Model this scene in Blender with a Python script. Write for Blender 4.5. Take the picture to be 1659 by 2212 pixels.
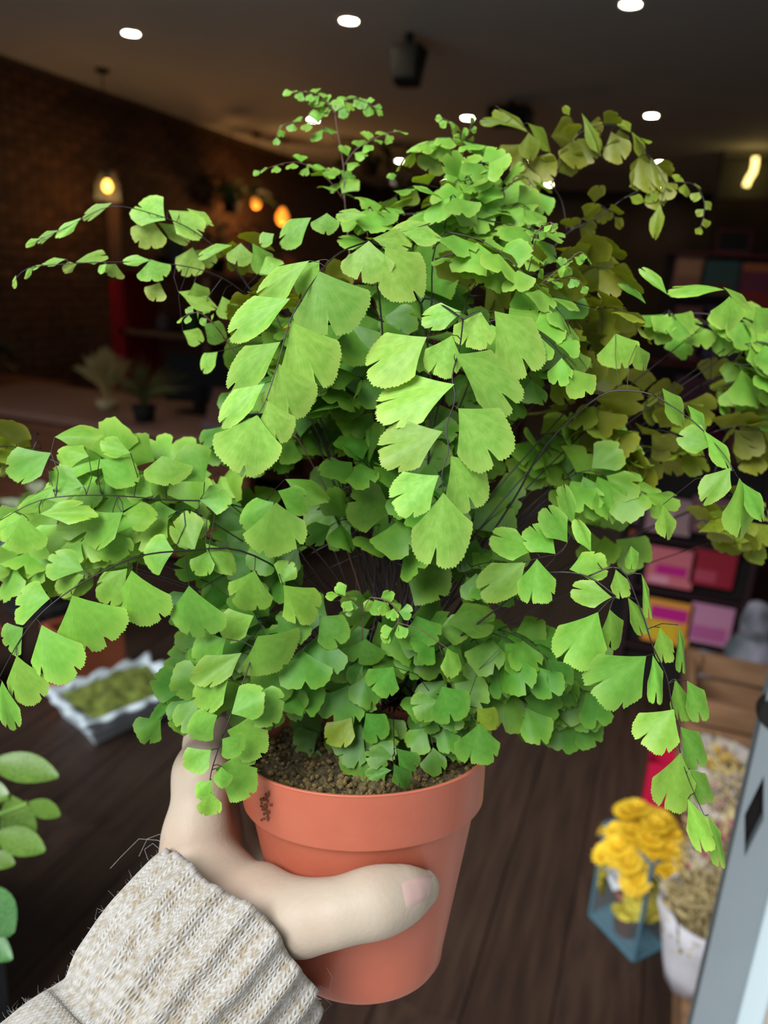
import bpy, bmesh, math, random
import numpy as np
from mathutils import Vector, Matrix, noise

for o in list(bpy.data.objects):
    bpy.data.objects.remove(o)
SC = bpy.context.scene
COL = SC.collection
rnd = random.Random(7)

# ------------------------------------------------------------------ camera
F = 1650.0                                    # focal length in pixels of the 1659 x 2212 frame
CAM_POS = Vector((0, 0, 1.45))
yd = Vector((1480 - 829.5, -(640 - 1106), -F)).normalized()      # shop's long axis, seen by the camera
tilt = .06
up = Vector((tilt, 1, (466 + tilt * 650.5) / F)).normalized()
yd = (yd - up * yd.dot(up)).normalized()
xd = yd.cross(up)
R = Matrix((xd, yd, up))                      # camera axes -> world axes
cam_d = bpy.data.cameras.new('camera')
cam = bpy.data.objects.new('camera', cam_d)
COL.objects.link(cam)
cam.matrix_world = Matrix.Translation(CAM_POS) @ R.to_4x4()
cam_d.sensor_fit = 'VERTICAL'
cam_d.sensor_height = 36
cam_d.sensor_width = 27
cam_d.lens = F / 2212 * 36
cam_d.clip_start = .02
cam_d.dof.use_dof = True
cam_d.dof.focus_distance = .305
cam_d.dof.aperture_fstop = cam_d.lens / 3.3
SC.camera = cam

# ------------------------------------------------------------------ sky and exposure
world = bpy.data.worlds.new('overcast_sky')
SC.world = world
world.use_nodes = True
bg = world.node_tree.nodes['Background']
bg.inputs[0].default_value = (.86, .93, 1.0, 1)
bg.inputs[1].default_value = .36
sun_d = bpy.data.lights.new('veiled_sun', 'SUN')
sun_d.energy = 3.9
sun_d.angle = math.radians(38)
sun_d.color = (.97, .99, 1)
sun = bpy.data.objects.new('veiled_sun', sun_d)
sun.rotation_euler = (math.radians(46), 0, math.radians(-20))      # soft light from the street side, high
COL.objects.link(sun)
SC.view_settings.view_transform = 'Standard'
SC.view_settings.look = 'None'
SC.view_settings.gamma = 1
SC.view_settings.use_curve_mapping = False
SC.view_settings.exposure = .42


def P(x, y, d):
    """pixel of the photograph at depth d (metres along the camera axis) -> world point"""
    return CAM_POS + R @ Vector(((x - 829.5) / F * d, -(y - 1106) / F * d, -d))


def on(x, y, ax, v):
    """where the ray through a pixel meets the plane world[ax] = v"""
    d = R @ Vector((x - 829.5, -(y - 1106), -F))
    return CAM_POS + d * ((v - CAM_POS[ax]) / d[ax])


# ------------------------------------------------------------------ helpers
def srgb(r, g, b):
    f = lambda c: (c / 255 / 12.92) if c / 255 < .04045 else ((c / 255 + .055) / 1.055) ** 2.4
    return (f(r), f(g), f(b), 1)


MATS = {}


def mat(name, col, rough=.6, spec=.3, var=0, scale=8, col2=None, bump=0, bscale=40, emit=0, metal=0, sss=0, stretch=None, detail=4):
    if name in MATS:
        return MATS[name]
    m = bpy.data.materials.new(name)
    m.use_nodes = True
    nt = m.node_tree
    b = nt.nodes['Principled BSDF']
    b.inputs['Base Color'].default_value = col
    b.inputs['Roughness'].default_value = rough
    b.inputs['Specular IOR Level'].default_value = spec
    b.inputs['Metallic'].default_value = metal
    tc = nt.nodes.new('ShaderNodeTexCoord')
    mp = nt.nodes.new('ShaderNodeMapping')
    nt.links.new(tc.outputs['Object'], mp.inputs[0])
    if stretch:
        mp.inputs['Scale'].default_value = stretch
    if col2:
        n = nt.nodes.new('ShaderNodeTexNoise')
        n.inputs['Scale'].default_value = scale
        n.inputs['Detail'].default_value = detail
        nt.links.new(mp.outputs[0], n.inputs['Vector'])
        r = nt.nodes.new('ShaderNodeValToRGB')
        r.color_ramp.elements[0].position = .36
        r.color_ramp.elements[1].position = .66
        r.color_ramp.elements[0].color = col
        r.color_ramp.elements[1].color = col2
        nt.links.new(n.outputs['Fac'], r.inputs[0])
        out = r.outputs[0]
        if var:
            oi = nt.nodes.new('ShaderNodeObjectInfo')
            hs = nt.nodes.new('ShaderNodeHueSaturation')
            mr = nt.nodes.new('ShaderNodeMapRange')
            mr.inputs[3].default_value = 1 - var
            mr.inputs[4].default_value = 1 + var
            nt.links.new(oi.outputs['Random'], mr.inputs[0])
            nt.links.new(mr.outputs[0], hs.inputs['Value'])
            nt.links.new(out, hs.inputs['Color'])
            out = hs.outputs[0]
        nt.links.new(out, b.inputs['Base Color'])
    if bump:
        n2 = nt.nodes.new('ShaderNodeTexNoise')
        n2.inputs['Scale'].default_value = bscale
        n2.inputs['Detail'].default_value = 6
        nt.links.new(mp.outputs[0], n2.inputs['Vector'])
        bp = nt.nodes.new('ShaderNodeBump')
        bp.inputs['Strength'].default_value = bump
        bp.inputs['Distance'].default_value = .002
        nt.links.new(n2.outputs['Fac'], bp.inputs['Height'])
        nt.links.new(bp.outputs[0], b.inputs['Normal'])
    if emit:
        b.inputs['Emission Color'].default_value = col
        b.inputs['Emission Strength'].default_value = emit
    if sss:
        b.inputs['Subsurface Weight'].default_value = sss
        b.inputs['Subsurface Radius'].default_value = (1, .35, .2)
        b.inputs['Subsurface Scale'].default_value = .006
    MATS[name] = m
    return m


def tag(o, label=None, cat=None, group=None, kind=None):
    if label: o['label'] = label
    if cat: o['category'] = cat
    if group: o['group'] = group
    if kind: o['kind'] = kind
    return o


def empty(name, loc, label=None, cat=None, group=None):
    o = bpy.data.objects.new(name, None)
    o.location = loc
    o.empty_display_size = .02
    COL.objects.link(o)
    return tag(o, label, cat, group)


def link(name, me, m, parent=None, smooth=False, loc=None):
    if m is not None and not me.materials:
        me.materials.append(m)
    if smooth:
        me.polygons.foreach_set('use_smooth', [True] * len(me.polygons))
    o = bpy.data.objects.new(name, me)
    if loc is not None:
        o.location = loc
    if parent is not None:
        o.parent = parent
    COL.objects.link(o)
    return o


class MB:
    """collects shapes into one mesh"""

    def __init__(s):
        s.v = []; s.f = []

    def add(s, vs, fs):
        k = len(s.v)
        s.v += [tuple(v) for v in vs]
        s.f += [tuple(i + k for i in f) for f in fs]
        return s

    def box(s, x0, x1, y0, y1, z0, z1, M=None):
        vs = [Vector(p) for p in ((x0, y0, z0), (x1, y0, z0), (x1, y1, z0), (x0, y1, z0), (x0, y0, z1), (x1, y0, z1), (x1, y1, z1), (x0, y1, z1))]
        if M is not None:
            vs = [M @ v for v in vs]
        return s.add(vs, [(0, 3, 2, 1), (4, 5, 6, 7), (0, 1, 5, 4), (1, 2, 6, 5), (2, 3, 7, 6), (3, 0, 4, 7)])

    def tube(s, pts, radii, n=6, cap=True):
        pts = [Vector(p) for p in pts]
        if isinstance(radii, (int, float)):
            radii = [radii] * len(pts)
        k = len(s.v)
        ref = None
        for i, p in enumerate(pts):
            a = pts[max(i - 1, 0)]; b = pts[min(i + 1, len(pts) - 1)]
            t = (b - a)
            t = t.normalized() if t.length > 1e-9 else Vector((0, 0, 1))
            if ref is None:
                ref = t.orthogonal().normalized()
            ref = (ref - t * ref.dot(t))
            ref = ref.normalized() if ref.length > 1e-6 else t.orthogonal().normalized()
            q = t.cross(ref)
            for j in range(n):
                an = 2 * math.pi * j / n
                s.v.append(tuple(p + (ref * math.cos(an) + q * math.sin(an)) * radii[i]))
        for i in range(len(pts) - 1):
            for j in range(n):
                a = k + i * n + j; b = k + i * n + (j + 1) % n
                s.f.append((a, b, b + n, a + n))
        if cap:
            s.f.append(tuple(k + j for j in range(n))[::-1])
            s.f.append(tuple(k + (len(pts) - 1) * n + j for j in range(n)))
        return s

    def lathe(s, prof, n=32, M=None, wob=0):
        k = len(s.v)
        for i, (r, z) in enumerate(prof):
            for j in range(n):
                a = 2 * math.pi * j / n
                rr = r * (1 + wob * math.sin(5 * a + i) * .5 + wob * math.sin(9 * a + 2 * i) * .5)
                v = Vector((rr * math.cos(a), rr * math.sin(a), z))
                s.v.append(tuple(M @ v if M is not None else v))
        for i in range(len(prof) - 1):
            for j in range(n):
                a = k + i * n + j; b = k + i * n + (j + 1) % n
                s.f.append((a, b, b + n, a + n))
        return s

    def ball(s, c, r, seg=8, rings=5, M=None):
        k = len(s.v)
        c = Vector(c)
        rr = r if hasattr(r, '__len__') else (r, r, r)
        vs = [c + Vector((0, 0, rr[2]))]
        for i in range(1, rings):
            th = math.pi * i / rings
            for j in range(seg):
                a = 2 * math.pi * j / seg
                vs.append(c + Vector((rr[0] * math.sin(th) * math.cos(a), rr[1] * math.sin(th) * math.sin(a), rr[2] * math.cos(th))))
        vs.append(c - Vector((0, 0, rr[2])))
        if M is not None:
            vs = [M @ v for v in vs]
        s.v += [tuple(v) for v in vs]
        for j in range(seg):
            s.f.append((k, k + 1 + j, k + 1 + (j + 1) % seg))
        for i in range(rings - 2):
            for j in range(seg):
                a = k + 1 + i * seg + j; b = k + 1 + i * seg + (j + 1) % seg
                s.f.append((a, a + seg, b + seg, b))
        e = len(s.v) - 1
        o = k + 1 + (rings - 2) * seg
        for j in range(seg):
            s.f.append((o + j, e, o + (j + 1) % seg))
        return s

    def mesh(s, name='mesh'):
        me = bpy.data.meshes.new(name)
        me.from_pydata(s.v, [], s.f)
        me.update()
        return me

    def build(s, name, m, parent=None, smooth=False, loc=None):
        return link(name, s.mesh(name), m, parent, smooth, loc)


def bevel(o, w=.004, seg=2):
    b = o.modifiers.new('bevel', 'BEVEL')
    b.width = w
    b.segments = seg
    b.limit_method = 'ANGLE'
    return o


# ------------------------------------------------------------------ materials of the place
M_ceil = mat('ceiling_paint', (.84, .82, .79, 1), .7, col2=(.87, .85, .82, 1), scale=2)
M_brick = mat('brick', srgb(96, 66, 48), .85, col2=srgb(70, 48, 36), scale=14, var=.35, bump=.6)
M_mortar = mat('mortar', srgb(92, 74, 60), .9)
M_plank = mat('dark_plank', srgb(44, 31, 26), .42, .35, col2=srgb(63, 46, 37), scale=3, var=.22, stretch=(14, 1.2, 4), bump=.12, bscale=20)
M_darkwall = mat('dark_wall', srgb(66, 52, 42), .8, col2=srgb(52, 42, 35), scale=3)
M_front = mat('facade_paint', srgb(70, 74, 76), .6, col2=srgb(60, 63, 66), scale=6)
M_pave = mat('pavement', srgb(186, 184, 180), .85, col2=srgb(164, 162, 158), scale=9, bump=.3)
M_wood = mat('pale_wood', srgb(150, 114, 84), .6, col2=srgb(122, 90, 64), scale=3, stretch=(2, 16, 16))
M_wood2 = mat('brown_wood', srgb(120, 72, 46), .6, col2=srgb(92, 54, 34), scale=3, stretch=(2, 16, 16))
M_white = mat('white_paint', srgb(205, 212, 218), .5)
M_post = mat('door_frame_paint', srgb(132, 142, 147), .45, .4, col2=srgb(125, 135, 140), scale=5)
M_strip = mat('white_edge_paint', srgb(190, 206, 212), .35, .4)
M_black = mat('black_plastic', (.006, .006, .006, 1), .5)
M_dark = mat('dark_void', (.012, .010, .009, 1), .8)
M_terra = mat('terracotta', srgb(176, 92, 62), .7, col2=srgb(150, 74, 50), scale=10)
M_red = mat('red_paint', srgb(170, 34, 42), .5)
M_crimson = mat('crimson_card', srgb(190, 20, 62), .6)
M_lens = mat('lamp_lens', (1, .86, .60, 1), .3, emit=90)
M_lens.node_tree.nodes['Principled BSDF'].inputs['Base Color'].default_value = (.9, .9, .85, 1)
M_ring = mat('lamp_ring', srgb(190, 185, 176), .4)
M_bulb = mat('warm_filament', (1, .42, .06, 1), .3, emit=7)
M_shadeglow = mat('amber_glass', (1, .30, .03, 1), .4, emit=1.1)
M_neon = mat('neon_tube', (1, .72, .22, 1), .3, emit=2.6)
M_moss = mat('moss', srgb(118, 128, 52), .95, col2=srgb(78, 82, 36), scale=40, bump=.8, bscale=80)
M_straw = mat('straw', srgb(226, 208, 152), .8, var=.15, col2=srgb(204, 184, 128), scale=10)
M_dkleaf = mat('dark_leaf', srgb(44, 66, 34), .5, var=.3, col2=srgb(30, 48, 24), scale=12)
M_cable = mat('lamp_cable', (.01, .01, .01, 1), .5)


def glass_mat(name, col, alpha):
    m = bpy.data.materials.new(name)
    m.use_nodes = True
    nt = m.node_tree
    b = nt.nodes['Principled BSDF']
    b.inputs['Base Color'].default_value = col
    b.inputs['Roughness'].default_value = .06
    t = nt.nodes.new('ShaderNodeBsdfTransparent')
    t.inputs[0].default_value = (.93, .97, .98, 1)
    mx = nt.nodes.new('ShaderNodeMixShader')
    mx.inputs[0].default_value = alpha
    nt.links.new(t.outputs[0], mx.inputs[1])
    nt.links.new(b.outputs[0], mx.inputs[2])
    nt.links.new(mx.outputs[0], nt.nodes['Material Output'].inputs[0])
    return m


M_glass = glass_mat('clear_pane', (.45, .55, .58, 1), .10)

# ------------------------------------------------------------------ the setting
XL, XR, YF, YB, ZC = -4.75, .92, .70, 12.0, 2.8
fl = MB().box(XL, XR, YF, YB, -.06, -.012).build('floor', M_dark)
tag(fl, 'dark brown wooden plank floor running into the shop', 'floor', kind='structure')
pw, pl = .175, 1.75
plank_me = MB().box(0, pw - .004, 0, pl - .004, -.012, 0).mesh('plank')
plank_me.materials.append(M_plank)
ix = 0
x = XL
while x < XR - .02:
    y = YF - (ix * .61) % pl
    while y < YB:
        y0 = max(y, YF); y1 = min(y + pl, YB)
        if y1 - y0 > .05:
            o = link('plank', plank_me, None, fl)
            o.location = (x, y0, rnd.uniform(-.0006, .0004))
            o.scale = (min(1, (XR - x) / pw), (y1 - y0) / pl, 1)
        y += pl
    x += pw
    ix += 1
tag(MB().box(XL - .1, XR + .1, YF, YB + .1, ZC, ZC + .1).build('ceiling', M_ceil), 'plain grey painted ceiling with recessed lamps', 'ceiling', kind='structure')
wl = MB().box(XL - .12, XL - .012, YF, YB, 0, ZC).build('wall_left', M_mortar)
tag(wl, 'dark exposed brick wall on the left', 'wall', kind='structure')
BW, BH, JT = .215, .065, .011
brick_me = MB().box(-.012, 0, 0, BW, 0, BH).mesh('brick')
brick_me.materials.append(M_brick)
spots = []
for r in range(int(ZC / (BH + JT))):
    z = r * (BH + JT)
    y = YF + ((r % 2) * .113)
    while y + BW < YB:
        spots.append((y, z))
        y += BW + JT
seen = [s for s in spots if 4.2 < s[0] < 9 and s[1] > 1.25]
seen.sort(key=lambda s: s[0])
near = set(seen[:300])
rest = MB()
for (y, z) in spots:
    dx = rnd.uniform(-.002, .003)
    if (y, z) in near:
        o = link('brick', brick_me, None, wl)
        o.location = (XL + dx, y, z)
    else:
        rest.box(XL - .012, XL + dx, y, y + BW, z, z + BH)
tag(rest.build('brickwork', M_brick, wl), kind='stuff')
tag(MB().box(XR, XR + .1, YF, YB, 0, ZC).build('wall_right', M_darkwall), 'dark wall behind the gift displays', 'wall', kind='structure')
tag(MB().box(XL - .1, XR + .1, YB, YB + .1, 0, ZC).build('wall_back', M_darkwall), 'dark far end wall of the shop', 'wall', kind='structure')
fr = MB()
fr.box(XL - .4, -4.3, YF, YF + .14, 0, 3.3)
fr.box(-4.3, -1.25, YF, YF + .14, 0, .45)
fr.box(-4.3, -1.25, YF, YF + .14, 2.35, 3.3)
fr.box(-1.25, -1.02, YF, YF + .14, 0, 3.3)
fr.box(.42, XR + 1.6, YF, YF + .14, 0, 3.3)
fr.box(-1.02, .42, YF, YF + .14, 2.25, 3.3)
tag(fr.build('wall_front', M_front), 'painted shop front around the open doorway', 'wall', kind='structure')
wn = MB().box(-4.3, -1.25, YF + .06, YF + .066, .45, 2.35).build('added_window_1', M_glass)  # out-of-view window, added to let more daylight onto ceiling and left wall
tag(wn, 'large clear window beside the doorway, unseen, added to brighten the ceiling', 'window', kind='structure')
for (x0, x1, z0, z1) in ((-4.3, -1.25, .45, .49), (-4.3, -1.25, 2.31, 2.35), (-4.3, -4.26, .49, 2.31), (-1.29, -1.25, .49, 2.31), (-2.79, -2.75, .49, 2.31)):
    MB().box(x0, x1, YF + .03, YF + .10, z0, z1).build('added_window_frame', M_post, wn)
tag(MB().box(-9, 7, -8, YF, -.16, -.02).build('ground', M_pave), 'grey paved ground outside the shop door', 'ground', kind='structure')

# door frame post with lozenge cut-outs, right edge of the doorway
post = empty('door_1', (.125, YF, 0), 'pale grey door frame post with black lozenge openings at right edge', 'door frame')
post['kind'] = 'structure'


def lozenge_panel(x0, x1, z0, z1, y0, y1, cuts):
    """a panel in the xz plane with lozenge holes (cx, cz, hw, hh)"""
    bm = bmesh.new()
    zs = [z0]
    for (cx, cz, hw, hh) in cuts:
        zs += [cz - hh * 1.25, cz + hh * 1.25]
    zs.append(z1)
    ring = []

    def quad(a, b, c, d):
        bm.faces.new([bm.verts.new(p) for p in (a, b, c, d)])
    for yy in (y0, y1):
        for i in range(0, len(zs), 2):
            quad((x0, yy, zs[i]), (x1, yy, zs[i]), (x1, yy, zs[i + 1]), (x0, yy, zs[i + 1]))
        for (cx, cz, hw, hh) in cuts:
            lo, hi = cz - hh * 1.25, cz + hh * 1.25
            c = [(cx, yy, cz - hh), (cx + hw, yy, cz), (cx, yy, cz + hh), (cx - hw, yy, cz)]
            quad((x0, yy, lo), (x1, yy, lo), c[1], c[0])
            quad((x1, yy, lo), (x1, yy, hi), c[2], c[1])
            quad((x1, yy, hi), (x0, yy, hi), c[3], c[2])
            quad((x0, yy, hi), (x0, yy, lo), c[0], c[3])
    for (cx, cz, hw, hh) in cuts:
        c = [(cx, cz - hh), (cx + hw, cz), (cx, cz + hh), (cx - hw, cz)]
        for i in range(4):
            a, b = c[i], c[(i + 1) % 4]
            quad((a[0], y0, a[1]), (b[0], y0, b[1]), (b[0], y1, b[1]), (a[0], y1, a[1]))
    for xx in (x0, x1):
        quad((xx, y0, z0), (xx, y1, z0), (xx, y1, z1), (xx, y0, z1))
    me = bpy.data.meshes.new('post')
    bmesh.ops.remove_doubles(bm, verts=bm.verts, dist=1e-5)
    bmesh.ops.recalc_face_normals(bm, faces=bm.faces)
    bm.to_mesh(me)
    bm.free()
    return me


dc = on(1629, 1765, 1, YF)
cuts = [(dc.x - .125, dc.z + k * .43, .0082, .046) for k in (-1, 0, 1, 2)]
link('frame_post', lozenge_panel(0, .039, 0, 2.25, 0, .012, sorted(cuts, key=lambda c: c[1])), M_post, post)
MB().box(0, .004, .012, .026, 0, 2.25).build('frame_return', M_post, post)
MB().box(.006, .039, .021, .026, 0, 2.25).build('frame_backing', M_dark, post)
bevel(MB().box(.039, .062, -.006, .03, 0, 2.25).build('edge_strip', M_strip, post), .003)
MB().box(.062, .30, .012, .09, 0, 2.25).build('outer_jamb', mat('beige_jamb', srgb(176, 168, 156), .6), post)
hp = on(1682, 1545, 1, YF)
kh = MB().lathe([(.0, -.002), (.016, -.002), (.018, .004), (.018, .012)], 20, Matrix.Translation((hp.x - .125, 0, hp.z)) @ Matrix.Rotation(-math.pi / 2, 4, 'X'))
kh.build('lock_hole_disc', M_dark, post)  # dark disc: the shade inside the lock hole, put in as colour

# ------------------------------------------------------------------ ceiling things
rows_y = [4.42, 6.98, 9.35, 11.3]
cols_x = [(-3.43, 'left'), (-1.97, 'middle'), (-.47, 'right')]
rown = ['nearest', 'second', 'third', 'farthest']
for i, yy in enumerate(rows_y):
    for xx, cn in cols_x:
        e = empty('downlight', (xx, yy, ZC), '%s row of round ceiling downlights, the %s one' % (rown[i], cn), 'ceiling light', 'recessed ceiling downlights')
        MB().lathe([(.045, -.001), (.047, -.006), (.058, -.008), (.064, -.001)], 28).build('trim_ring', M_ring, e, True)
        MB().lathe([(.0, -.003), (.045, -.003)], 28).build('lens', M_lens, e)
# black box speaker hung from the ceiling
sp = on(885, 72, 2, ZC)
e = empty('ceiling_speaker', sp, 'black box speaker hung under the ceiling near the middle', 'speaker')
bevel(MB().add([(-.10, -.08, -.07), (.10, -.08, -.07), (.10, .08, -.07), (-.10, .08, -.07), (-.068, -.06, -.27), (.068, -.06, -.27), (.068, .06, -.27), (-.068, .06, -.27)],
               [(0, 1, 2, 3), (7, 6, 5, 4), (0, 4, 5, 1), (1, 5, 6, 2), (2, 6, 7, 3), (3, 7, 4, 0)]).build('cabinet', M_black, e), .01)
MB().box(-.02, .02, -.02, .02, -.075, 0).build('bracket', M_black, e)
MB().box(-.07, .07, -.085, -.07, -.24, -.09).build('grille', M_black, e)
sp = on(1105, 218, 2, ZC)
e = empty('ceiling_projector', sp, 'black projector under the ceiling above the fern', 'projector')
bevel(MB().box(-.16, .16, -.12, .12, -.17, -.05).build('body', M_black, e), .012)
MB().box(-.02, .02, -.02, .02, -.06, 0).build('mount', M_black, e)
MB().lathe([(0, 0), (.03, 0), (.03, .03), (.026, .03), (.022, .012), (0, .012)], 16, Matrix.Translation((.08, -.12, -.11)) @ Matrix.Rotation(math.pi / 2, 4, 'X')).build('lens', M_black, e)


# pendant lamps
def pendant(p, label, rb, mshade, zc=ZC, lamp=12, shade=True, group='hanging lamps by the brick wall'):
    e = empty('pendant_lamp', (p.x, p.y, zc), label, 'lamp', group)
    L = zc - p.z
    MB().tube([(0, 0, 0), (0, 0, -L + .10)], .004, 6).build('cable', M_cable, e)
    MB().lathe([(0, 0), (.05, 0), (.05, -.02), (.02, -.03)], 16).build('ceiling_rose', M_black, e)
    MB().lathe([(0, -L + .13), (.018, -L + .13), (.02, -L + .05), (0, -L + .05)], 14).build('socket', M_black, e, True)
    MB().lathe([(.001, -L - rb), (rb * .6, -L - rb * .8), (rb * .95, -L - rb * .2), (rb * .9, -L + rb * .5), (rb * .45, -L + rb * 1.3), (.012, -L + rb * 1.7)], 16).build('bulb', mshade, e, True)
    if shade:
        g = MB().lathe([(.02, -L + .12), (.05, -L + .10), (.085, -L + .02), (.10, -L - .09)], 24)
        g.build('glass_shade', M_glass, e, True)
    if lamp:
        ld = bpy.data.lights.new('pendant_light', 'POINT')
        ld.energy = lamp
        ld.color = (1, .5, .15)
        ld.shadow_soft_size = .06
        lo = bpy.data.objects.new('pendant_light', ld)
        lo.location = (0, 0, -L - rb - .07)
        lo.parent = e
        COL.objects.link(lo)


pendant(on(232, 404, 1, 5.15), 'glowing filament bulb hanging beside the brick wall', .036, M_bulb, lamp=2.2)
pendant(on(203, 352, 1, 5.75), 'unlit clear glass bulb hanging just behind the glowing filament bulb', .04, mat('clear_bulb', (.30, .26, .22, 1), .2), lamp=0, shade=False)
pendant(on(553, 440, 1, 7.6), 'amber shaded lamp hanging deep in the shop, left of a pair', .05, M_shadeglow, lamp=5, shade=False)
pendant(on(610, 472, 1, 7.9), 'amber shaded lamp hanging deep in the shop, right of a pair', .07, M_shadeglow, lamp=5, shade=False)


# ------------------------------------------------------------------ leafy helper plants of the background
def blade_mesh(n=5, wide=.5, curve=.3):
    """a pointed oval leaf, length 1 along y, in one mesh"""
    vs, fs = [], []
    for i in range(n + 1):
        t = i / n
        w = wide * math.sin(math.pi * min(1, t * .94 + .03)) ** .8
        z = -curve * t * t
        vs += [(-w / 2, t, z + .08 * w), (0, t, z - .03), (w / 2, t, z + .08 * w)]
    for i in range(n):
        a = i * 3
        fs += [(a, a + 1, a + 4, a + 3), (a + 1, a + 2, a + 5, a + 4)]
    me = bpy.data.meshes.new('leaf')
    me.from_pydata(vs, [], fs)
    me.polygons.foreach_set('use_smooth', [True] * len(me.polygons))
    me.update()
    return me


def frame_mat(o, ydir, nhint, sx, sy, sz):
    yv = ydir.normalized()
    xv = yv.cross(nhint)
    if xv.length < 1e-4:
        xv = yv.orthogonal()
    xv.normalize()
    zv = xv.cross(yv)
    m = Matrix((xv * sx, yv * sy, zv * sz)).transposed().to_4x4()
    m.translation = o
    return m


def bush(name, base, label, h, spread, nl, leaf_me, lw, m, pot=None, cat='plant', seed=1, group=None, droop=.2):
    r = random.Random(seed)
    e = empty(name, base, label, cat, group)
    z0 = 0
    if pot:
        pr, ph, pm = pot
        MB().lathe([(0, 0), (pr * .75, 0), (pr * .95, ph * .8), (pr * 1.05, ph * .8), (pr * 1.08, ph), (pr * .98, ph), (pr * .9, ph * .85), (0, ph * .85)], 20).build('pot', pm, e, True)
        z0 = ph * .85
    st = MB()
    me = leaf_me.copy()
    me.materials.clear()
    me.materials.append(m)
    for i in range(nl):
        a = r.uniform(0, 2 * math.pi)
        q = r.random() ** .6 * spread
        tip = Vector((math.cos(a) * q, math.sin(a) * q, z0 + h * r.uniform(.35, 1) * (1 - .35 * q / spread)))
        st.tube([(0, 0, z0), tuple(Vector((tip.x * .4, tip.y * .4, z0 + (tip.z - z0) * .7))), tuple(tip)], .003, 4)
        d = Vector((math.cos(a), math.sin(a), r.uniform(-droop - .3, .7)))
        o = link('leaf', me, None, e)
        L = lw * r.uniform(.7, 1.2)
        o.matrix_basis = frame_mat(tip, d, Vector((0, 0, 1)), L, L, L)
    st.build('stems', m, e)
    return e


leafA = blade_mesh(5, .5, .25)
leafB = blade_mesh(6, .09, .45)


def grass(name, base, label, h, n, m, pot=None, spread=.5, seed=1, cat='plant', wid=.006):
    r = random.Random(seed)
    e = empty(name, base, label, cat)
    z0 = 0
    if pot:
        pr, ph, pm = pot
        MB().lathe([(0, 0), (pr * .75, 0), (pr, ph), (pr * .92, ph), (pr * .85, ph * .85), (0, ph * .85)], 18).build('pot', pm, e, True)
        z0 = ph * .85
    g = MB()
    for i in range(n):
        a = r.uniform(0, 2 * math.pi)
        sp = r.random() * spread
        L = h * r.uniform(.6, 1)
        pts = []
        for k in range(5):
            t = k / 4
            pts.append(Vector((math.cos(a) * sp * L * t ** 1.6, math.sin(a) * sp * L * t ** 1.6, z0 + L * t * (1 - sp * .55 * t))))
        g.tube(pts, [wid, wid, wid * .8, wid * .6, wid * .2], 3)
    tag(g.build('blades', m, e), kind='stuff')
    return e


# ------------------------------------------------------------------ left side of the shop
# work table with brown front
def table(name, x0, x1, y0, y1, z, label, mtop, mleg, cat='table', board=None):
    e = empty(name, ((x0 + x1) / 2, (y0 + y1) / 2, 0), label, cat)
    hx, hy = (x1 - x0) / 2, (y1 - y0) / 2
    bevel(MB().box(-hx, hx, -hy, hy, z - .035, z).build('table_top', mtop, e), .004)
    for sx in (-1, 1):
        for sy in (-1, 1):
            MB().box(sx * (hx - .05) - .03, sx * (hx - .05) + .03, sy * (hy - .05) - .03, sy * (hy - .05) + .03, 0, z - .035).build('leg', mleg, e)
    for sy in (-1, 1):
        MB().box(-hx + .08, hx - .08, sy * (hy - .05) - .012, sy * (hy - .05) + .012, z - .16, z - .035).build('apron', mleg, e)
    if board:
        MB().box(-hx + .03, hx - .03, -hy + .03, -hy + .045, .08, z - .16).build('front_panel', mleg, e)
    return e


table('display_table', -3.75, -1.72, 2.95, 3.75, .70, 'brown wooden display table with pale top under the pale tufted grass', mat('pinkish_top', srgb(130, 92, 78), .6), M_wood2, board=True)
grass('dried_grass', Vector((-2.78, 3.28, .70)), 'pale straw tufted grass plant standing on the brown display table', .30, 260, M_straw, (.06, .05, mat('cream_pot', srgb(190, 170, 130), .7)), .62, 3, wid=.011)
grass('spiky_plant', Vector((-2.42, 3.12, .70)), 'olive spiky grass plant arching beside the pale straw tuft', .30, 90, mat('olive_blade', srgb(116, 112, 66), .7), (.06, .08, M_dark), 1.0, 5)
# cash desk screen
e = empty('desk_screen', Vector((-2.36, 3.50, .70)), 'black desk screen leaning back on the display table', 'screen')
Mx = Matrix.Translation((0, 0, .02)) @ Matrix.Rotation(.5, 4, 'Z') @ Matrix.Rotation(-.35, 4, 'X')
bevel(MB().box(-.17, .17, -.012, .012, .04, .30, Mx).build('screen_panel', M_black, e), .004)
MB().box(-.09, .09, -.08, .10, 0, .012).build('foot', M_black, e)
MB().box(-.025, .025, 0, .03, .01, .14).build('neck', M_black, e)
e = empty('card_reader', Vector((-2.05, 3.22, .70)), 'small dark pink card reader stand right of the desk screen', 'card reader')
bevel(MB().box(-.09, .09, -.006, .006, 0, .2, Matrix.Rotation(-.5, 4, 'X')).build('plate', mat('dusky_pink', srgb(120, 78, 66), .6), e), .003)
MB().box(-.09, .09, -.02, .16, 0, .012).build('base', mat('grey_lilac', srgb(126, 118, 128), .6), e)
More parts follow.
